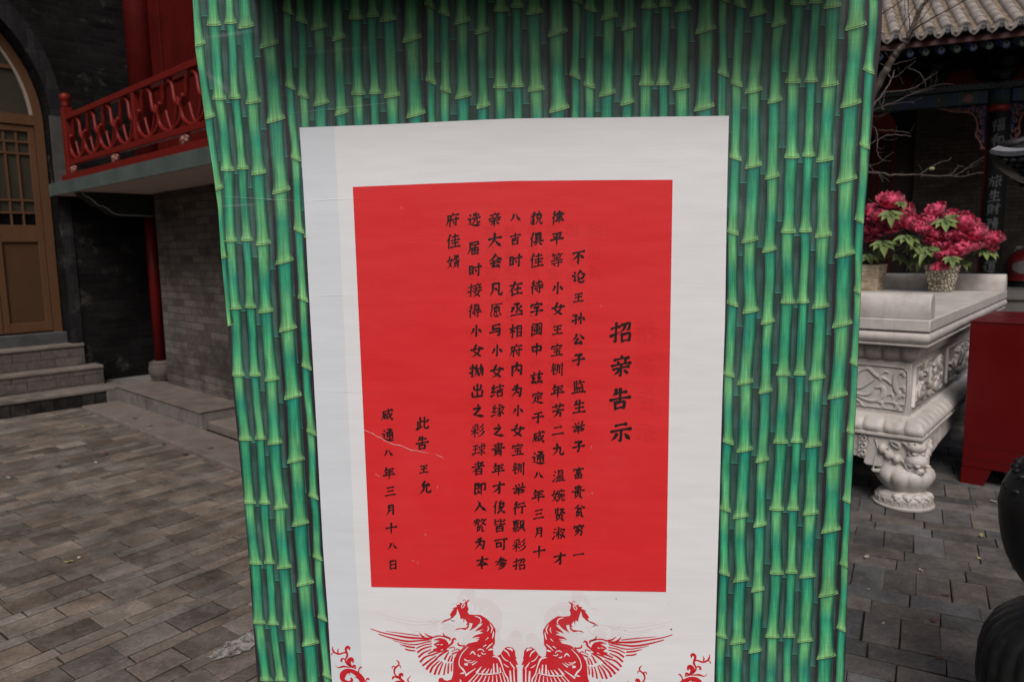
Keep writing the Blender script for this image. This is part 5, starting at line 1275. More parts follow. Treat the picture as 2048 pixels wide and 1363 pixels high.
for (x, y, sx, sy) in ((0, 0, 1, -1), (.87, 0, -1, -1), (0, -.80, 1, 1), (.87, -.80, -1, 1)):
    mb = MB()
    mb.extrude([(0, .114), (.17, .114), (.13, 0), (0, 0)], lambda p, d: (x + sx * d, y + sy * p[0], p[1]), .002, .010)
    mb.extrude([(0.011, .1135), (.17, .1135), (.13, 0), (0.011, 0)], lambda p, d: (x + sx * p[0], y + sy * d, p[1]), .002, .010)
    mb.build('foot', m_box, box)

# ================================================================== BLACK CAST-IRON CENSER (right edge, close to the camera)
def iron():
    M = NT('black_cast_iron'); v = M.obj(); n = M.noise(v, 9, 6, .65); n2 = M.noise(v, 70, 3)
    M.col(M.ramp(n, [(.3, (0.006, 0.006, 0.0065)), (.7, (0.016, 0.0155, 0.0155))])); M.set(.42, .45)
    M.l(M.ramp(n, [(.3, .33), (.7, .6)]), M.b.inputs['Roughness']); M.bump(M.math('ADD', n, M.math('MULTIPLY', n2, .4)), .35, .005); return M.mat
m_iron = iron(); m_irontop = plain('sky_sheen_iron_edge', (0.20, 0.20, 0.215), .5, .5, 9, .2, .2, .003)  # eave strip grey imitates sky reflected off the black iron
CC = Vector((1.62, 1.86, 0))
def sil(x, y):
    d = ray(x, y); h = Vector((d.x, d.y, 0)).normalized(); w = CC - Vector((CAMP.x, CAMP.y, 0)); t = w.dot(h)
    return ((w - h * t).length, CAMH + d.z * (t / math.hypot(d.x, d.y)))
cens = thing('iron_censer', 'black cast-iron incense burner with a round belly and a small roof', 'incense burner', CC, 0)
bellypx = [(2048,911),(2020,940),(2003,966),(1995,994),(1996,1032),(2001,1066),(2009,1094),(2020,1117),(2034,1138),(2049,1152)]
bp = [sil(*p) for p in bellypx]
neck_r = bp[-1][0] - .05; zt = bp[0][1]
prof = [(bp[0][0] - .075, zt + .085), (bp[0][0] - .05, zt + .05), (bp[0][0] - .02, zt + .018)] + bp + [(neck_r, bp[-1][1] - .03), (neck_r - .01, bp[-1][1] - .06)]
mb = MB(); mb.lathe(list(reversed(prof)), 72, (0, 0)); belly = mb.build('belly', m_iron, cens, smooth=True)
mb = MB(); Rr = random.Random(4)
for k in range(220):
    t = Rr.uniform(0, 2 * math.pi); z = zt - Rr.uniform(.0, .10); r = bp[2][0] - .0 - (.03 if z > zt - .04 else 0)
    i = min(range(len(bp)), key=lambda q: abs(bp[q][1] - z)); r = bp[i][0] - .0115
    mb.ball((r * math.cos(t), r * math.sin(t), z), (.0145, .0145, Rr.uniform(.005, .012)), 8)
mb.build('floral_casting', m_iron, belly, smooth=True)
mb = MB(); hp = sil(2036, 830)                    # lion-mask handle on the shoulder
ha = math.atan2(CAMP.y - CC.y, CAMP.x - CC.x) - .80
for (dz, r, off) in ((0, .030, 0), (.03, .024, .0), (-.028, .024, .0), (.005, .018, .02)): mb.ball(((hp[0] - .02 + off) * math.cos(ha), (hp[0] - .02 + off) * math.sin(ha), hp[1] + dz), r, 12)
mb.tube([((hp[0] - .02) * math.cos(ha), (hp[0] - .02) * math.sin(ha), hp[1]), ((hp[0] - .09) * math.cos(ha), (hp[0] - .09) * math.sin(ha), hp[1] - .04), ((hp[0] - .12) * math.cos(ha), (hp[0] - .12) * math.sin(ha), hp[1] - .10)], .022, 10)
mb.build('handle', m_iron, cens, smooth=True)
bs = [sil(*p) for p in [(2049,1205),(2010,1217),(1984,1234),(1968,1256),(1958,1285),(1953,1328)]]
mb = MB(); zb = bs[-1][1]; rb = bs[-1][0]
pb = [(neck_r - .01, bp[-1][1] - .05), (neck_r + .0, bs[0][1] + .004)] + bs + [(rb - .002, zb - .03), (rb - .02, zb - .075), (rb - .05, zb - .11), (rb - .075, zb - .125), (rb - .075, zb - .15)]
mb.lathe(list(reversed(pb)), 240, (0, 0), mod=lambda t, z: 1 + (.034 * abs(math.sin(17 * t + (z - zb) * 9)) - .016 if zb - .12 < z < bs[1][1] else 0))
bse = mb.build('lotus_base', m_iron, cens, smooth=True)
mb = MB(); mb.lathe([(rb + .02, 0), (rb + .02, .05), (rb - .02, .065), (rb - .06, .09), (rb - .075, zb - .15)], 64, (0, 0)); mb.build('foot_ring', m_iron, cens, auto=RAD(40))
# small roof on posts
tip = sil(1969, 318); ztip = tip[1] + .004; rr_ = tip[0]; ta = math.atan2(CAMP.y - CC.y, CAMP.x - CC.x) - math.pi / 2 + .18
mb = MB()
for k in range(6):
    a = ta + k * math.pi / 3; mb.tube([(neck_r * .78 * math.cos(a), neck_r * .78 * math.sin(a), zt + .07), (neck_r * .78 * math.cos(a), neck_r * .78 * math.sin(a), ztip - .05)], .024, 10)
mb.build('post', m_iron, cens, smooth=True)
rf = MB()
def eave(k, u, r, z):                             # rounded-corner hexagon
    a0, a1 = ta + k * math.pi / 3, ta + (k + 1) * math.pi / 3
    x = math.cos(a0) * (1 - u) + math.cos(a1) * u; y = math.sin(a0) * (1 - u) + math.sin(a1) * u
    return (r * x, r * y, z)
def sag(u): return .030 * (1 - abs(2 * u - 1) ** 2.2)
for k in range(6):
    rf.grid(lambda u, v: eave(k, u, (rr_ - .012) * (1 - v) + .06 * v, ztip - sag(u) * (1 - v) + .02 + .11 * v ** 1.5), 16, 8)        # tiled slope
    rf.grid(lambda u, v: eave(k, u, rr_ - .004 - .030 * v - .05 * v ** 4, ztip - sag(u) + .018 - .078 * v), 16, 6)                      # deep fascia
    rf.grid(lambda u, v: eave(k, u, rr_ - .084 - .20 * v, ztip - sag(u) * (1 - v) - .060 + .02 * v), 16, 3)                               # underside
roof = rf.build('censer_roof', m_iron, cens, auto=RAD(50))
mb = MB()
for k in range(6):                                # a scaled, pointed panel on each side
    for row in range(5):
        n = 7 - row
        for j in range(n):
            u = .5 + (j - (n - 1) / 2) * .088; p = Vector(eave(k, u, rr_ - .006 - row * .006, ztip - sag(u) + .004 - row * .0125)); mb.ball(tuple(p), (.0125, .0125, .007), 7)
    P = [Vector(eave(k, .5 + t * .36, rr_ - .004 - (1 - abs(t)) * .030, ztip - sag(.5 + t * .36) + .010 - (1 - abs(t)) * .070)) for t in (-1, -.75, -.5, -.25, 0, .25, .5, .75, 1)]
    mb.tube([tuple(p) for p in P], .005, 6)
mb.build('scaled_panel', m_iron, roof, smooth=True)
mb = MB()
for k in range(6):
    prev = None
    for i in range(13):
        u = .075 + .85 * i / 12; z = ztip - sag(u) + .019
        ring = [mb.vert(eave(k, u, rr_ + .002, z - .004)), mb.vert(eave(k, u, rr_ + .002, z + .008)), mb.vert(eave(k, u, rr_ - .016, z + .016)), mb.vert(eave(k, u, rr_ - .018, z + .006))]
        if prev:
            for j in range(3): mb.face((prev[j], prev[j + 1], ring[j + 1], ring[j]))
        else: mb.face(ring)
        prev = ring
    mb.face(list(reversed(prev)))
mb.build('eave_strip', m_irontop, roof)
mb = MB()
for k in range(6):
    mb.tube([eave(k, 0, (rr_ - .03) * (1 - v / 6) + .06 * v / 6, ztip + .024 + .11 * (v / 6) ** 1.5) for v in range(7)], .013, 8)
mb.build('hip_ridge', m_iron, roof, smooth=True)

# ================================================================== TEMPLE HALL
m_tile = plain('weathered_grey_tile', (0.27, 0.235, 0.21), .85, .25, 5, .28, .4, .006, dirt=(0.12, 0.105, 0.095), dscale=3.5)
m_pan = plain('buff_pan_tile', (0.24, 0.185, 0.135), .9, .2, 8, .35, .4, .006, dirt=(0.07, 0.05, 0.038), dscale=6)
m_tend = plain('grey_tile_cap', (0.105, 0.105, 0.107), .85, .25, 14, .3, .5, .006)
m_hred = plain('dull_red_fascia', (0.062, 0.0075, 0.0075), .6, .4, 7, .25, .15, .003, dirt=(0.035, 0.006, 0.006))
m_hred2 = plain('hall_red_lacquer', (0.14, 0.006, 0.007), .5, .15, 7, .15)
m_hdark = plain('dark_painted_timber', (0.010, 0.011, 0.011), .7, .3, 6, .3)
m_hgreen = plain('dark_green_timber', (0.013, 0.028, 0.024), .65, .3, 8, .35)
m_hblue = plain('dark_blue_timber', (0.016, 0.024, 0.070), .65, .3, 8, .35)
m_cblack = plain('black_couplet_lacquer', (0.004, 0.004, 0.0042), .5, .08, 8, .2)
m_cchar = plain('faded_silver_characters', (0.036, 0.039, 0.041), .7, .3, 60, .5)
m_hbrick = brick('hall_grey_brick', (0.115, 0.098, 0.088), (0.070, 0.060, 0.054), (0.048, 0.042, 0.038), .30, .085, .008, stain=(0.05, 0.043, 0.039), pale=None)
m_pink = plain('faded_pink_carving', (0.15, 0.062, 0.055), .6, .3, 20, .35)
m_rblue = plain('blue_rafter_end', (0.10, 0.145, 0.34), .6, .3, 12, .2); m_rgreen = plain('green_rafter_end', (0.13, 0.21, 0.175), .6, .3, 12, .2)
m_rpale = plain('pale_rafter_ring', (0.34, 0.37, 0.39), .6, .3, 20, .2); m_black = plain('black_paint', (0.004, 0.004, 0.004), .6, .3, 9, .1, 0)
m_latt = plain('grey_blue_lattice_board', (0.055, 0.064, 0.07), .7, .3, 20, .3)
m_floor = plain('grey_stone_floor', (0.11, 0.102, 0.096), .85, .25, 5, .25, .3, .004, dirt=(.07, .064, .06))
m_door = plain('dark_red_door', (0.020, 0.0035, 0.0035), .5, .4, 8, .2)
m_tymp = plain('red_brown_arch_panel', (0.26, 0.040, 0.018), .6, .3, 6, .2)
hall = thing('temple_hall', 'painted temple hall with grey tiled eaves and a black couplet column', 'temple', HO, HY)
FZ = .70
mb = MB(); mb.box(-9, 5, -.62, 2.8, 0, FZ - .062); mb.build('platform', m_floor, hall, bevel=.01)
mb = MB()
for x in range(-9, 5): mb.box(x + .004, x + .996, -.66, -.1, FZ - .06, FZ); mb.box(x + .3 + .004, x + 1.3 - .004, -.096, 2.8, FZ - .0605, FZ - .002)
mb.build('floor_slabs', m_floor, hall, bevel=.006)
mb = MB(); mb.box(-.96, 5, 2.8, 3.2, FZ, 4.9); mb.box(-9, -2.95, 2.8, 3.2, FZ, 4.9); mb.box(-2.95, -.96, 2.8, 3.2, 4.62, 4.9)
mb.build('brick_wall', m_hbrick, hall)
# arched red door
mb = MB(); mb.box(-2.95, -.965, 2.95, 3.0, FZ, 4.6); hd = mb.build('door', m_door, hall)
mb = MB()
for x in (-2.6, -2.15, -1.72, -1.61, -1.35): mb.box(x - .025, x + .025, 2.92, 2.949, FZ, 3.84)
mb.build('door_stile', m_hred2, hd, bevel=.004)
mb = MB(); n = 20
mb.extrude([(-1.93 + .62 * math.cos(math.pi * k / n), 3.90 + .62 * math.sin(math.pi * k / n)) for k in range(n + 1)], lambda p, d: (p[0], d, p[1]), 2.88, 2.94); mb.build('arch_panel', m_tymp, hall)
mb = MB()
P0 = [(-1.93 + .64 * math.cos(math.pi * k / n), 3.90 + .64 * math.sin(math.pi * k / n)) for k in range(n + 1)]
for k in range(n):
    (a, z), (b, w) = P0[k], P0[k + 1]; mb.face([mb.vert((a, 2.9, z)), mb.vert((b, 2.9, w)), mb.vert((b, 2.9, 4.61)), mb.vert((a, 2.9, 4.61))])
mb.box(-1.31, -.962, 2.905, 2.948, 3.86, 4.6); mb.box(-2.94, -2.55, 2.905, 2.948, 3.86, 4.6); mb.build('arch_surround', m_hdark, hall)
mb = MB(); mb.box(-9, 5, 3.4, 3.45, FZ, 5.0); mb.build('inner_wall', m_hdark, hall)
mb = MB(); mb.box(-9, 5, -.2, 3.4, 4.9, 5.0); mb.build('veranda_ceiling', m_hdark, hall)
# columns with couplet boards
def column(x, text):
    cl = MB(); cl.lathe([(.165, FZ + .18), (.160, 3.75)], 36, (x, 0)); c = cl.build('column', m_hred2, hall, smooth=True)
    mb = MB(); mb.lathe([(.24, FZ - .004), (.25, FZ + .06), (.23, FZ + .14), (.175, FZ + .18)], 32, (x, 0)); mb.build('column_base', m_floor, c, smooth=True)
    mb = MB(); mb.lathe([(.163, 3.74), (.163, 3.845)], 36, (x, 0)); mb.build('red_band', plain('red_column_band', (.16, .008, .008), .5, .4), c, smooth=True)
    mb = MB(); mb.lathe([(.164, 3.846), (.166, 4.12)], 36, (x, 0), 0); cp = mb.build('painted_cap', m_hgreen, c, smooth=True)
    mb = MB()
    for q in range(14):
        t = 2 * math.pi * q / 14
        mb.extrude([(-.032, 4.08), (0, 3.96), (.032, 4.08)], lambda p, d: (x + (.166 + d) * math.sin(t + p[0] / .166), -(.166 + d) * math.cos(t + p[0] / .166), p[1]), .001, .004)
    mb.build('cap_pattern', m_hblue, cp)
    mb = MB(); r0, r1 = .170, .186; A0, A1 = RAD(-56), RAD(72); nn = 16
    for k in range(nn):
        a, b = A0 + (A1 - A0) * k / nn, A0 + (A1 - A0) * (k + 1) / nn
        P = [(r0, a), (r0, b), (r1, b), (r1, a)]
        lo = [mb.vert((x + r * math.sin(t), -r * math.cos(t), 1.02)) for r, t in P]; hi = [mb.vert((x + r * math.sin(t), -r * math.cos(t), 3.735)) for r, t in P]
        mb.face((lo[2], lo[3], hi[3], hi[2])); mb.face((lo[0], lo[1], hi[1], hi[0])); mb.face(hi); mb.face(list(reversed(lo)))
        if k == 0: mb.face((lo[3], lo[0], hi[0], hi[3]))
        if k == nn - 1: mb.face((lo[1], lo[2], hi[2], hi[1]))
    cb = mb.build('couplet_board', m_cblack, c, auto=RAD(40))
    if not text: return
    o = lettering('couplet_characters', [(ch, 0, z, .205) for ch, z in text], m_cchar, cb, 0)
    for v in o.data.vertices:
        t = v.co.x / .188 + RAD(-6); v.co = Vector((x + .1885 * math.sin(t), -.1885 * math.cos(t), v.co.z))
column(-.08, [("福", 3.51), ("和", 3.27), ("旅", 2.59), ("生", 2.35), ("財", 2.13), ("務", 1.89), ("有", 1.65), ("大", 1.41), ("道", 1.17)])
column(-4.4, [])
# painted beam, lattice board, bracket panels
beam = MB(); beam.box(-9, -.26, -.10, .10, 3.885, 4.10); beam.box(.10, 5, -.10, .10, 3.885, 4.10); bo = beam.build('beam', m_hgreen, hall, bevel=.006)
mb = MB()
for x in (-.345, -.76, -1.12, -1.52, -2.0, .13, .36): mb.box(x - .045, x + .045, -.104, -.1005, 3.89, 4.095)
mb.box(-1.50, -1.20, -.103, -.1005, 3.93, 4.06)
mb.build('blue_panel', m_hblue, bo)
mb = MB()
for x in (-.42, -.46, -.63, -.67, .18, .22): mb.box(x - .012, x + .012, -.1035, -.1005, 3.90, 4.09)
mb.build('green_stripe', plain('bright_green_stripe', (.02, .055, .035), .6, .3), bo)
mb = MB()
for (r, k, rr) in ((.052, 8, .030), (.026, 6, .020)):
    for j in range(k): t = 2 * math.pi * j / k; mb.ball((-.545 + r * math.cos(t), -.102, 3.985 + r * math.sin(t)), (rr, .006 if r > .03 else .009, rr), 10)
mb.ball((-.545, -.102, 3.985), (.02, .012, .02), 8); mb.build('painted_rosette', m_pink, bo, smooth=True)
mb = MB(); mb.ball((-.98, -.102, 4.0), (.022, .008, .026), 10); mb.build('gold_flower', plain('dull_gold', (.16, .085, .02), .5, .5), bo, smooth=True)
mb = MB(); mb.box(-9, 5, -.09, .09, 4.125, 4.225); lt = mb.build('lattice_board', m_latt, hall, bevel=.004)
mb = MB()
for k in range(90):
    for r in range(2):
        x = -6 + (k + .5 * r) * .075; z = 4.152 + r * .046
        mb.extrude([(-.022, 0), (0, -.016), (.022, 0), (0, .016)], lambda p, d: (x + p[0], d, z + p[1]), -.093, -.0905)
mb.build('lattice_hole', m_black, lt)
mb = MB(); mb.box(-9, 5, .22, .30, 4.226, 4.9); mb.build('bracket_board', m_hdark, hall)
for x in (-.60, -1.55, .45, -2.5):
    mb = MB(); mb.extrude([(x - .34, 4.25), (x + .32, 4.25), (x + .22, 4.36), (x + .15, 4.52), (x - .16, 4.52), (x - .25, 4.36)], lambda p, d: (p[0], d, p[1]), .205, .2195); rp = mb.build('red_panel', m_hred2, hall)
    mb = MB(); mb.tube([(a, .203, z) for a, z in [(x - .36, 4.25), (x - .27, 4.36), (x - .18, 4.545), (x + .17, 4.545), (x + .24, 4.36), (x + .34, 4.25)]], .014, 6); mb.build('panel_border', m_hgreen, rp)
for x in (-.08, -1.08, -2.03, .93):                # bracket sets
    mb = MB()
    for lv, (w, dpt, z) in enumerate(((.12, .30, 4.23), (.30, .14, 4.33), (.14, .50, 4.43), (.44, .14, 4.53), (.16, .66, 4.63))):
        mb.box(x - w / 2, x + w / 2, -dpt, .2, z + .0, z + .075)
        for sx in (-1, 1): mb.box(x + sx * w / 2 - .045, x + sx * w / 2 + .045, -dpt * .8, -dpt * .8 + .1, z + .076, z + .10)
    bs_ = mb.build('bracket_set', m_hdark, hall, bevel=.006)
    mb = MB()
    for lv, (w, dpt, z) in enumerate(((.12, .30, 4.23), (.30, .14, 4.33), (.14, .50, 4.43), (.44, .14, 4.53), (.16, .66, 4.63))):
        mb.box(x - w / 2 - .004, x + w / 2 + .004, -dpt - .004, -dpt + .001, z + .060, z + .079)
    mb.build('bracket_edge', m_hgreen, bs_)
mb = MB(); mb.box(-9, 5, -.56, -.44, 4.71, 4.83); mb.build('eave_purlin', m_hdark, hall)
# rafters with round painted ends
raf = None
SL = math.tan(RAD(28))
for k in range(36):
    x = -5.88 + k * .2165
    root_mat = m_rgreen if k % 2 else m_rblue
    mb = MB(); d = Vector((0, math.cos(RAD(18)), math.sin(RAD(18)))); p0 = Vector((x, -1.10, 4.585))
    mb.tube([tuple(p0), tuple(p0 + d * 1.6)], .052, 16); rf_ = mb.build('rafter', root_mat, hall, smooth=False)
    n3 = -d; upv = Vector((0, -d.z, d.y)).normalized() * 1; sx = Vector((1, 0, 0)); upv = d.cross(sx) * -1; 
    if upv.z < 0: upv = -upv
    def disc(mb, r, off, dz, m):
        c = p0 + upv * dz - d * off; mb.poly([tuple(c + sx * r * math.cos(t) + upv * r * math.sin(t)) for t in [2 * math.pi * j / 20 for j in range(20)]], m)
    mb = MB(); disc(mb, .033, .0015, .014, 0); disc(mb, .019, .003, .022, 1); mb.build('rafter_eye', [m_rpale, m_black], rf_)
mb = MB(); mb.extrude([(-1.26, 4.645), (-1.22, 4.645), (-1.20, 4.77), (-1.24, 4.77)], lambda p, d: (d, p[0], p[1]), -9, 5)
mb.build('fascia', m_hred, hall, bevel=.004)
mb = MB()
for i, (a, b) in enumerate([(-1.405, -1.375), (-1.36, -1.352), (-1.345, -1.325), (-1.20, -1.195), (-1.08, -1.05)]): mb.box(a, b, -1.2655, -1.2625, 4.665, 4.73)
mb.build('fascia_stain', plain('flaked_paint', (.10, .03, .03), .8, .2, 60, .6), hall)
mb = MB(); mb.extrude([(-1.25, 4.75), (3.5, 4.75 + 4.75 * SL), (3.5, 4.79 + 4.75 * SL), (-1.25, 4.79)], lambda p, d: (d, p[0], p[1]), -9, 5); mb.build('roof_boarding', m_hdark, hall)
def rz_(s): return (-1.38 + s * math.cos(RAD(28)), 4.805 + s * math.sin(RAD(28)) + .012 * s * s)
TP = .235
cov = MB(); pan = MB(); cap = MB(); drip = MB(); Rr = random.Random(21)
for k in range(42):
    x = -7.205 + k * TP
    s = 0.0; jx = Rr.uniform(-.005, .005)
    while s < 3.6:                                 # cover tiles, each slipped a little over the next
        ln = .30; r0, r1 = .084 + Rr.uniform(-.003, .003), .076
        def fn(u, v):
            t = math.pi * (u * 1.12 - .06); yy, zz = rz_(s + ln * v); r = r0 + (r1 - r0) * v
            return (x + jx + r * math.cos(t), yy - r * math.sin(t) * .5, zz + r * math.sin(t) * .9 + .022)
        cov.grid(fn, 10, 2)
        i0 = [cov.vert(fn(u / 10, 0)) for u in range(11)]; cov.face(i0)
        s += ln - .008; jx += Rr.uniform(-.003, .003)
    yy, zz = rz_(0)
    c = Vector((x, yy - .02, zz + .028))
    cap.tube([(c.x, c.y + .03, c.z + .004), (c.x, c.y, c.z)], .065, 20); cap.tube([(c.x, c.y, c.z), (c.x, c.y - .006, c.z)], [.065, .058], 20)
    mbr = [(c.x + .046 * math.cos(t), c.y - .007, c.z + .046 * math.sin(t)) for t in [2 * math.pi * j / 20 for j in range(21)]]
    cap.tube(mbr, .006, 5); cap.ball((c.x, c.y - .006, c.z), (.022, .010, .022), 10)
    xp = x + TP / 2; s = 0.02                      # pan tiles between, closely lapped
    while s < 3.4:
        def fp(u, v):
            t = (u - .5) * 2; yy, zz = rz_(s + .135 * v); return (xp + t * .085, yy, zz + .028 * t * t + .010 + .016 * (1 - v))
        pan.grid(fp, 6, 1)
        i0 = [pan.vert(fp(u / 6, 0)) for u in range(7)]; i1 = [pan.vert(Vector(fp(u / 6, 0)) - Vector((0, -.004, .016))) for u in range(7)]
        for u in range(6): pan.face((i0[u], i0[u + 1], i1[u + 1], i1[u]))
        s += .105 + Rr.uniform(-.006, .006)
    # drip tile: a hanging tongue with a scalloped point
    yy, zz = rz_(0)
    out = [(-.088, .034), (-.06, .012), (0, -.002), (.06, .012), (.088, .034), (.085, -.02), (.062, -.058), (.03, -.078), (0, -.094), (-.03, -.078), (-.062, -.058), (-.085, -.02)]
    w = Rr.uniform(.92, 1.05)
    drip.extrude(out, lambda p, d: (xp + p[0] * w, yy - .055 + d + (p[1]) * -.25, zz + .012 + p[1] * 1.2), 0, .016)
    drip.ball((xp, yy - .060, zz - .03), (.03, .010, .022), 8)
rfo = cov.build('roof', m_tile, hall, smooth=True)
pan.build('pan_tiles', m_pan, rfo); cap.build('tile_caps', m_tend, rfo, auto=RAD(40)); drip.build('drip_tiles', m_tile, rfo, bevel=.003)
# carved corner boards under the beam, either side of the column
def carve(sgn, x0):
    mb = MB(); bb = MB()
    def P(u, z, d=0): return (x0 + sgn * u, -.03 + d, z)
    outl = [(.0, 3.885), (-.74, 3.885), (-.62, 3.84), (-.50, 3.80), (-.36, 3.78), (-.22, 3.74), (-.15, 3.62), (-.13, 3.48), (-.15, 3.38), (-.10, 3.30), (-.05, 3.20), (.0, 3.13)]
    edge = smoothpts(outl[1:], 4)
    mb.tube([P(u, z) for u, z in edge], .013, 7)
    for (u, z, r, t0, sg) in [(-.62, 3.855, .032, 0, 1), (-.53, 3.828, .036, 1, -1), (-.42, 3.825, .040, 2, 1), (-.32, 3.815, .042, .5, -1), (-.23, 3.79, .05, 1.5, 1), (-.13, 3.80, .052, 0, -1), (-.06, 3.72, .045, 2, 1), (-.12, 3.68, .036, 3, -1), (-.07, 3.58, .045, 1, 1), (-.12, 3.47, .036, 0, -1), (-.055, 3.42, .04, 2, 1), (-.115, 3.345, .04, 3, -1), (-.045, 3.27, .036, 1, 1), (-.05, 3.17, .03, 0, -1), (-.40, 3.87, .025, 0, 1), (-.20, 3.86, .03, 2, 1), (-.05, 3.83, .03, 1, 1)]:
        mb.tube([P(u + r * (1 - j * .085) * math.cos(t0 + sg * j * .7), z + r * (1 - j * .085) * math.sin(t0 + sg * j * .7), .004 * (j % 2)) for j in range(10)], .010, 6)
    o = mb.build('carved_spandrel', m_pink, hall, smooth=True)
    bb.extrude([(u * .94, z + .012) for u, z in [(.0, 3.87), (-.60, 3.87), (-.48, 3.83), (-.25, 3.80), (-.12, 3.70), (-.075, 3.5), (-.05, 3.3), (.0, 3.18)]], lambda p, d: (x0 + sgn * p[0], d, p[1]), .0, .02)
    bb.build('spandrel_board', m_hblue, o)
carve(1, -.245); carve(-1, .085)

# ================================================================== RED PRESSURE TANK BY THE HALL WALL
m_tank = plain('red_tank_paint', (0.145, 0.006, 0.008), .35, .5, 6, .12)
tank = thing('extinguisher_tank', 'round red pressure tank with a metal valve standing by the hall wall', 'fire extinguisher', ho(1.0, 2.38, FZ - .002), HY)
mb = MB(); mb.lathe([(.20, .13), (.27, .16), (.275, .20), (.275, .36), (.279, .365), (.279, .375), (.275, .38), (.275, .52), (.255, .60), (.19, .67), (.10, .705), (.06, .71)], 40); tk = mb.build('tank', m_tank, tank, auto=RAD(45))
mb = MB(); mb.lathe([(.30, .10), (.31, .115), (.30, .13), (.2, .135)], 40); mb.lathe([(.27, 0.0), (.27, .10), (.2, .101)], 32); mb.build('stand', m_black, tank, auto=RAD(40))
mb = MB(); mb.lathe([(.30, .132), (.29, .15), (.24, .165)], 40); mb.build('tank_skirt', m_tank, tank, auto=RAD(40))
m_metal = plain('dull_valve_metal', (.30, .28, .27), .4, .5, 20, .2, 0, .002, metal=.6)
mb = MB(); mb.lathe([(.045, .705), (.045, .76), (.06, .765), (.06, .79), (.025, .80)], 20); mb.tube([(-.05, 0, .775), (-.16, -.02, .775)], .016, 8); mb.tube([(0, 0, .79), (.05, -.02, .83), (.16, -.05, .84)], .012, 8); mb.tube([(-.19, 0, .70), (-.15, 0, .74), (-.06, 0, .75)], .012, 8); mb.build('valve', m_metal, tank, auto=RAD(40))
mb = MB()
for k in range(10):
    a, b = RAD(-70) + RAD(9) * k, RAD(-70) + RAD(9) * (k + 1); a -= RAD(75); b -= RAD(75)
    h0 = .07 * math.sin(math.pi * k / 10) + .05; h1 = .07 * math.sin(math.pi * (k + 1) / 10) + .05
    mb.face([mb.vert((.2835 * math.cos(t), .2835 * math.sin(t), z)) for t, z in ((a, .38 - h0), (b, .38 - h1), (b, .40 + h1), (a, .40 + h0))])
mb.build('paper_label', plain('greyed_label', (.17, .16, .155), .7, .3, 30, .3, 0), tank)

# ================================================================== BARE TREE BEHIND THE BOARD
m_bark = plain('grey_brown_bark', (0.085, 0.066, 0.055), .85, .25, 30, .35, .5, .004, stretch=(1, 1, .4))
m_twig = plain('thin_bare_twig', (0.085, 0.068, 0.060), .8, .3, 30, .3)
tb = at_depth(1690, 800, 5.6); tree = thing('bare_tree', 'leafless small tree whose bare twigs show beside the board', 'tree', (tb.x, tb.y, 0), 0)
TB = Vector((tb.x, tb.y, 0)); Rr = random.Random(5)
def bp_(x, y, d): return at_depth(x, y, d) - TB
mb = MB()
tr = [Vector((0, 0, 0)), Vector((.02, 0, .7)), bp_(1690, 470, 5.6), bp_(1700, 380, 5.6), bp_(1716, 290, 5.6)]
mb.tube(smoothpts([tuple(p) for p in tr], 6), [.075 - .002 * i for i in range(25)], 10); mb.build('trunk', m_bark, tree, smooth=True)
def branch(pts, r0, r1, mat=m_twig, d0=5.6, d1=5.4):
    n = len(pts); P = smoothpts([tuple(bp_(x, y, d0 + (d1 - d0) * i / max(1, n - 1))) for i, (x, y) in enumerate(pts)], 5); N = len(P)
    P = [Vector(p) + Vector((Rr.gauss(0, .002), Rr.gauss(0, .004), Rr.gauss(0, .002))) for p in P]
    k_ = 1.0 if r0 > .02 else .62
    mb = MB(); mb.tube(P, [(r0 + (r1 - r0) * i / (N - 1)) * k_ for i in range(N)], 6); mb.build('branch', mat, tree, smooth=True)
q = lambda L: [(1720 + x / 6.195, y / 6.195) for x, y in L]; q2 = lambda L: [(1720 + x / 6.195, 200 + y / 6.195) for x, y in L]
branch([(1716, 290), (1733, 225), (1752, 175), (1775, 138)], .032, .026, m_bark)
branch(q([(330, 860), (395, 740), (440, 660), (520, 590), (580, 510), (630, 390), (700, 220), (760, 100), (830, 0), (880, -80)]), .026, .011, m_bark)
branch(q([(440, 665), (490, 655), (560, 560), (620, 440), (670, 350)]), .012, .008, m_bark)
branch(q([(650, 375), (740, 320), (900, 220), (1100, 120), (1310, 0), (1400, -60)]), .011, .006, m_bark, 5.6, 5.2)
branch(q([(620, 430), (610, 250), (600, 100), (598, -20)]), .006, .004)
branch(q([(480, 390), (560, 260), (650, 120), (750, -10)]), .006, .003); branch(q([(690, 320), (780, 220), (860, 100), (900, 0)]), .006, .003)
branch(q([(220, 220), (330, 130), (430, 70), (530, 0)]), .009, .005); branch(q([(550, 330), (560, 180), (555, 0)]), .004, .003); branch(q([(720, 200), (690, 90), (640, 0)]), .004, .003)
branch(q([(830, 30), (900, 10), (1000, 5), (1120, 8)]), .004, .002); branch(q([(1090, 130), (1085, 90)]), .004, .002); branch(q([(1230, 45), (1228, 0)]), .003, .002)
branch(q([(440, 640), (400, 630), (330, 620), (270, 580)]), .007, .003); branch(q([(370, 750), (320, 660), (270, 590)]), .006, .003); branch(q([(330, 850), (270, 800), (230, 770)]), .006, .004)
branch(q([(390, 810), (500, 780), (600, 750), (700, 715)]), .006, .003); branch(q([(330, 900), (400, 970), (500, 910), (600, 830), (690, 755)]), .007, .003)
branch(q([(420, 870), (400, 960), (340, 1070), (290, 1150), (180, 1290), (100, 1400)]), .006, .012); branch(q([(310, 1130), (300, 1220), (280, 1300), (272, 1363)]), .004, .002)
branch(q([(300, 1145), (440, 1130), (590, 1115), (700, 1070), (800, 1000), (960, 895)]), .007, .002); branch(q([(610, 1105), (700, 1080), (790, 1010), (880, 930), (925, 880)]), .005, .002)
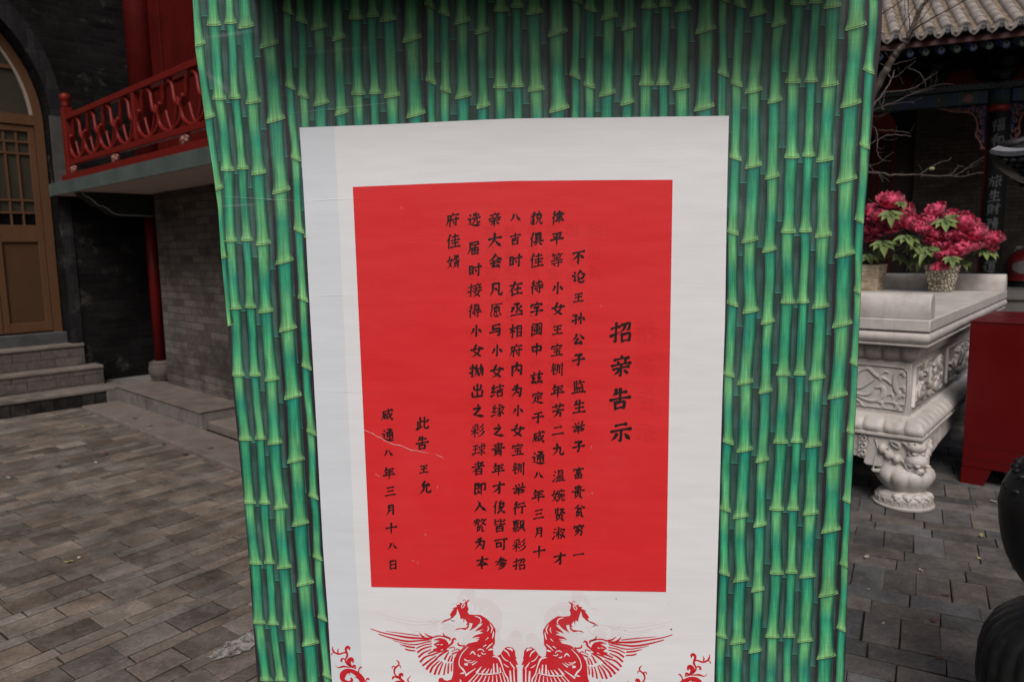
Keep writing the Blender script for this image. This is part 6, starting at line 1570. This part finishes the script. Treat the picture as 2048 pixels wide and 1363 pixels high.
branch(q([(590, 850), (680, 870), (760, 930), (810, 1020), (815, 1080)]), .004, .002); branch(q([(640, 1080), (690, 1010), (740, 940)]), .004, .002); branch(q([(545, 1040), (500, 960), (470, 840)]), .003, .002)
branch(q([(620, 1140), (720, 1130), (830, 1095), (950, 1055), (1060, 1040), (1160, 1050)]), .006, .002, m_twig, 5.6, 5.3); branch(q([(925, 1060), (945, 1000), (950, 935)]), .004, .002); branch(q([(1015, 1045), (1035, 1010)]), .003, .002); branch(q([(870, 1090), (880, 1020), (880, 970)]), .003, .002)
branch(q([(100, 1400), (300, 1310), (450, 1260), (600, 1180), (750, 1140), (860, 1110), (930, 1095)]), .008, .002); branch(q([(400, 1300), (530, 1270), (640, 1265), (770, 1215)]), .005, .002); branch(q([(630, 1272), (700, 1290)]), .003, .0015)
branch(q([(190, 1360), (260, 1330), (330, 1290)]), .004, .002); branch(q([(230, 1240), (280, 1320), (300, 1363)]), .003, .002)
branch(q2([(40, 600), (120, 550), (220, 490), (320, 445), (430, 430), (540, 440), (635, 455)]), .009, .004); branch(q2([(150, 315), (200, 370), (215, 450), (215, 560), (215, 640), (250, 720), (290, 745)]), .006, .003)
branch(q2([(205, 375), (300, 380), (420, 375), (520, 395), (620, 410)]), .005, .003); branch(q2([(430, 430), (445, 380), (455, 330)]), .004, .002); branch(q2([(605, 430), (640, 370), (675, 310)]), .004, .002)
branch(q2([(170, 530), (190, 450), (210, 400)]), .004, .002); branch(q2([(215, 600), (260, 605), (295, 585)]), .003, .002); branch(q2([(270, 470), (330, 490), (400, 495), (455, 480)]), .003, .002); branch(q2([(220, 650), (250, 655), (285, 650)]), .003, .002)
branch(q2([(20, 830), (130, 815), (220, 790), (290, 740), (350, 690), (405, 650)]), .006, .003); branch(q2([(290, 745), (330, 760), (390, 755)]), .003, .002); branch(q2([(155, 810), (170, 785)]), .003, .002); branch(q2([(120, 800), (150, 860), (190, 890)]), .004, .002)
branch(q2([(-200, 890), (80, 895), (220, 905), (310, 910), (370, 930), (500, 928), (640, 925), (750, 925), (900, 940), (1100, 940), (1250, 948), (1400, 920), (1535, 900)]), .014, .004, m_twig, 5.6, 5.0)
branch(q2([(225, 905), (250, 950), (285, 1010)]), .005, .002); branch(q2([(250, 925), (310, 970), (375, 1018)]), .004, .002); branch(q2([(520, 925), (530, 885)]), .003, .002)
branch(q2([(750, 920), (820, 870), (900, 820), (980, 775), (1080, 755), (1130, 712)]), .006, .003, m_twig, 5.25, 5.2); branch(q2([(785, 885), (750, 845), (725, 805)]), .003, .002, m_twig, 5.25, 5.2); branch(q2([(750, 925), (765, 955), (785, 935)]), .004, .002, m_twig, 5.25, 5.2)
branch(q2([(1130, 935), (1170, 880), (1220, 825), (1200, 805)]), .005, .002, m_twig, 5.1, 5.1); branch(q2([(1215, 820), (1260, 820), (1300, 845)]), .003, .002, m_twig, 5.1, 5.1); branch(q2([(1180, 930), (1290, 870), (1400, 790), (1540, 705)]), .006, .003, m_twig, 5.1, 5.0)
branch(q2([(1310, 860), (1350, 820), (1380, 790)]), .004, .002, m_twig, 5.1, 5.0); branch(q2([(1340, 855), (1440, 800), (1530, 750)]), .004, .002, m_twig, 5.1, 5.0); branch(q2([(1335, 930), (1340, 880)]), .003, .002, m_twig, 5.05, 5.05); branch(q2([(1100, 930), (1130, 880)]), .003, .002, m_twig, 5.1, 5.1)
branch(q2([(150, 290), (240, 220), (370, 155)]), .004, .002); branch(q2([(100, 210), (220, 200), (300, 175), (380, 115)]), .004, .002); branch(q2([(280, 205), (290, 140), (240, 40)]), .003, .002); branch(q2([(110, 1215), (130, 1250), (175, 1280)]), .003, .002)
b_ = bp_(1720 + 890 / 6.195, 200 + 852 / 6.195, 5.2); mb = MB(); mb.ball(tuple(b_), (.022, .014, .012), 10); mb.build('bud', plain('pale_green_bud', (.24, .24, .12), .6, .3, 30, .2), tree, smooth=True)

# ================================================================== LITTER ON THE PAVING
Rr = random.Random(9)
m_dl = plain('dry_brown_leaf', (.10, .045, .03), .8, .2, 40, .4, 0); m_yl = plain('yellow_leaf', (.24, .23, .10), .7, .3, 40, .3, 0); m_wl = plain('pale_petal', (.36, .33, .28), .7, .3, 40, .2, 0)
def scrap(x, y, L, mat, z=.004, name='fallen_leaf'):
    p = at_height(x, y, z); mb = MB(); a = Rr.uniform(0, 6.3)
    def fn(u, v):
        l = (v - .5) * L; w = (u - .5) * L * .5 * math.sin(math.pi * (.08 + .84 * v))
        return (l * math.cos(a) - w * math.sin(a), l * math.sin(a) + w * math.cos(a), .003 + .10 * abs(w) + .10 * L * (v - .5) ** 2 + .003 * math.sin(7 * v))
    mb.grid(fn, 4, 6); o = mb.build(name, mat, None, smooth=True); o.location = p; return o
for (x, y, L, m, lab, z) in [(170, 852, .07, m_yl, 'yellow-green leaf lying on the pavers near the kerb corner', .004), (192, 925, .05, m_wl, 'pale curled petal on the pavers in front of the kerb', .004), (116, 931, .05, m_dl, 'small brown leaf on the far pavers below the steps', .004),
        (212, 907, .07, m_dl, 'long reddish brown leaf on the pavers left of the kerb edge', .004), (17, 955, .05, m_wl, 'pale scrap on the pavers at the far left edge', .004), (137, 1123, .05, m_yl, 'slim yellow leaf on the pavers left of the board', .004), (158, 1115, .03, m_wl, 'whitish petal beside the slim yellow leaf', .004),
        (270, 836, .06, m_dl, 'dark narrow leaf on the upper kerb stone', .034), (301, 851, .05, m_dl, 'small dark leaf on the middle of the kerb stone', .034), (421, 896, .06, m_dl, 'dark leaf near the board on the kerb stone', .034), (236, 764, .05, m_dl, 'brown leaf on the platform beside the steps', .18),
        (1892, 1190, .035, m_dl, 'brown leaf fragment on the pavers before the altar table', .004), (1866, 1240, .035, m_dl, 'brown leaf fragment on the pavers nearer the camera', .004), (1881, 1316, .035, m_dl, 'lone reddish leaf scrap beside the censer base', .004), (1958, 1116, .035, m_yl, 'yellow petal between pavers left of the censer belly', .004),
        (1963, 1071, .05, m_yl, 'green-yellow leaf lying below the offering box', .004), (1842, 1140, .03, m_wl, 'white grit chip between pavers before the table leg', .004), (1737, 1178, .02, m_wl, 'tiny white chip on the dark pavers beside the board', .004), (1766, 1246, .02, m_wl, 'white speck on the pavers right of the board', .004), (1987, 1002, .04, m_wl, 'cream leaf standing beside the box foot', .004),
        (1733, 1113, .045, m_wl, 'pale round pebble beside the cracked paver', .004)]:
    tag(scrap(x, y, L, m, z), lab, 'leaf' if m is not m_wl else 'petal', 'scraps fallen on the paving')
# an old splash of plaster on one paver left of the board
M = NT('plaster_splash'); n = M.noise(M.obj(), 26, 7, .75)
M.col(M.ramp(n, [(.42, (0.075, 0.062, 0.054)), (.54, (0.30, 0.285, 0.27))])); M.set(.9, .1)
p = at_height(487, 1284, .0052); mb = MB(); R = random.Random(2)
mb.poly([tuple(LPX * ((.13 + R.uniform(-.035, .03)) * math.cos(t)) + LPY * ((.06 + R.uniform(-.018, .015)) * math.sin(t))) for t in [2 * math.pi * k / 40 for k in range(40)]])
o = mb.build('plaster_stain', M.mat); o.location = p
tag(o, 'pale plaster splash on the paver just left of the bamboo board', 'stain')
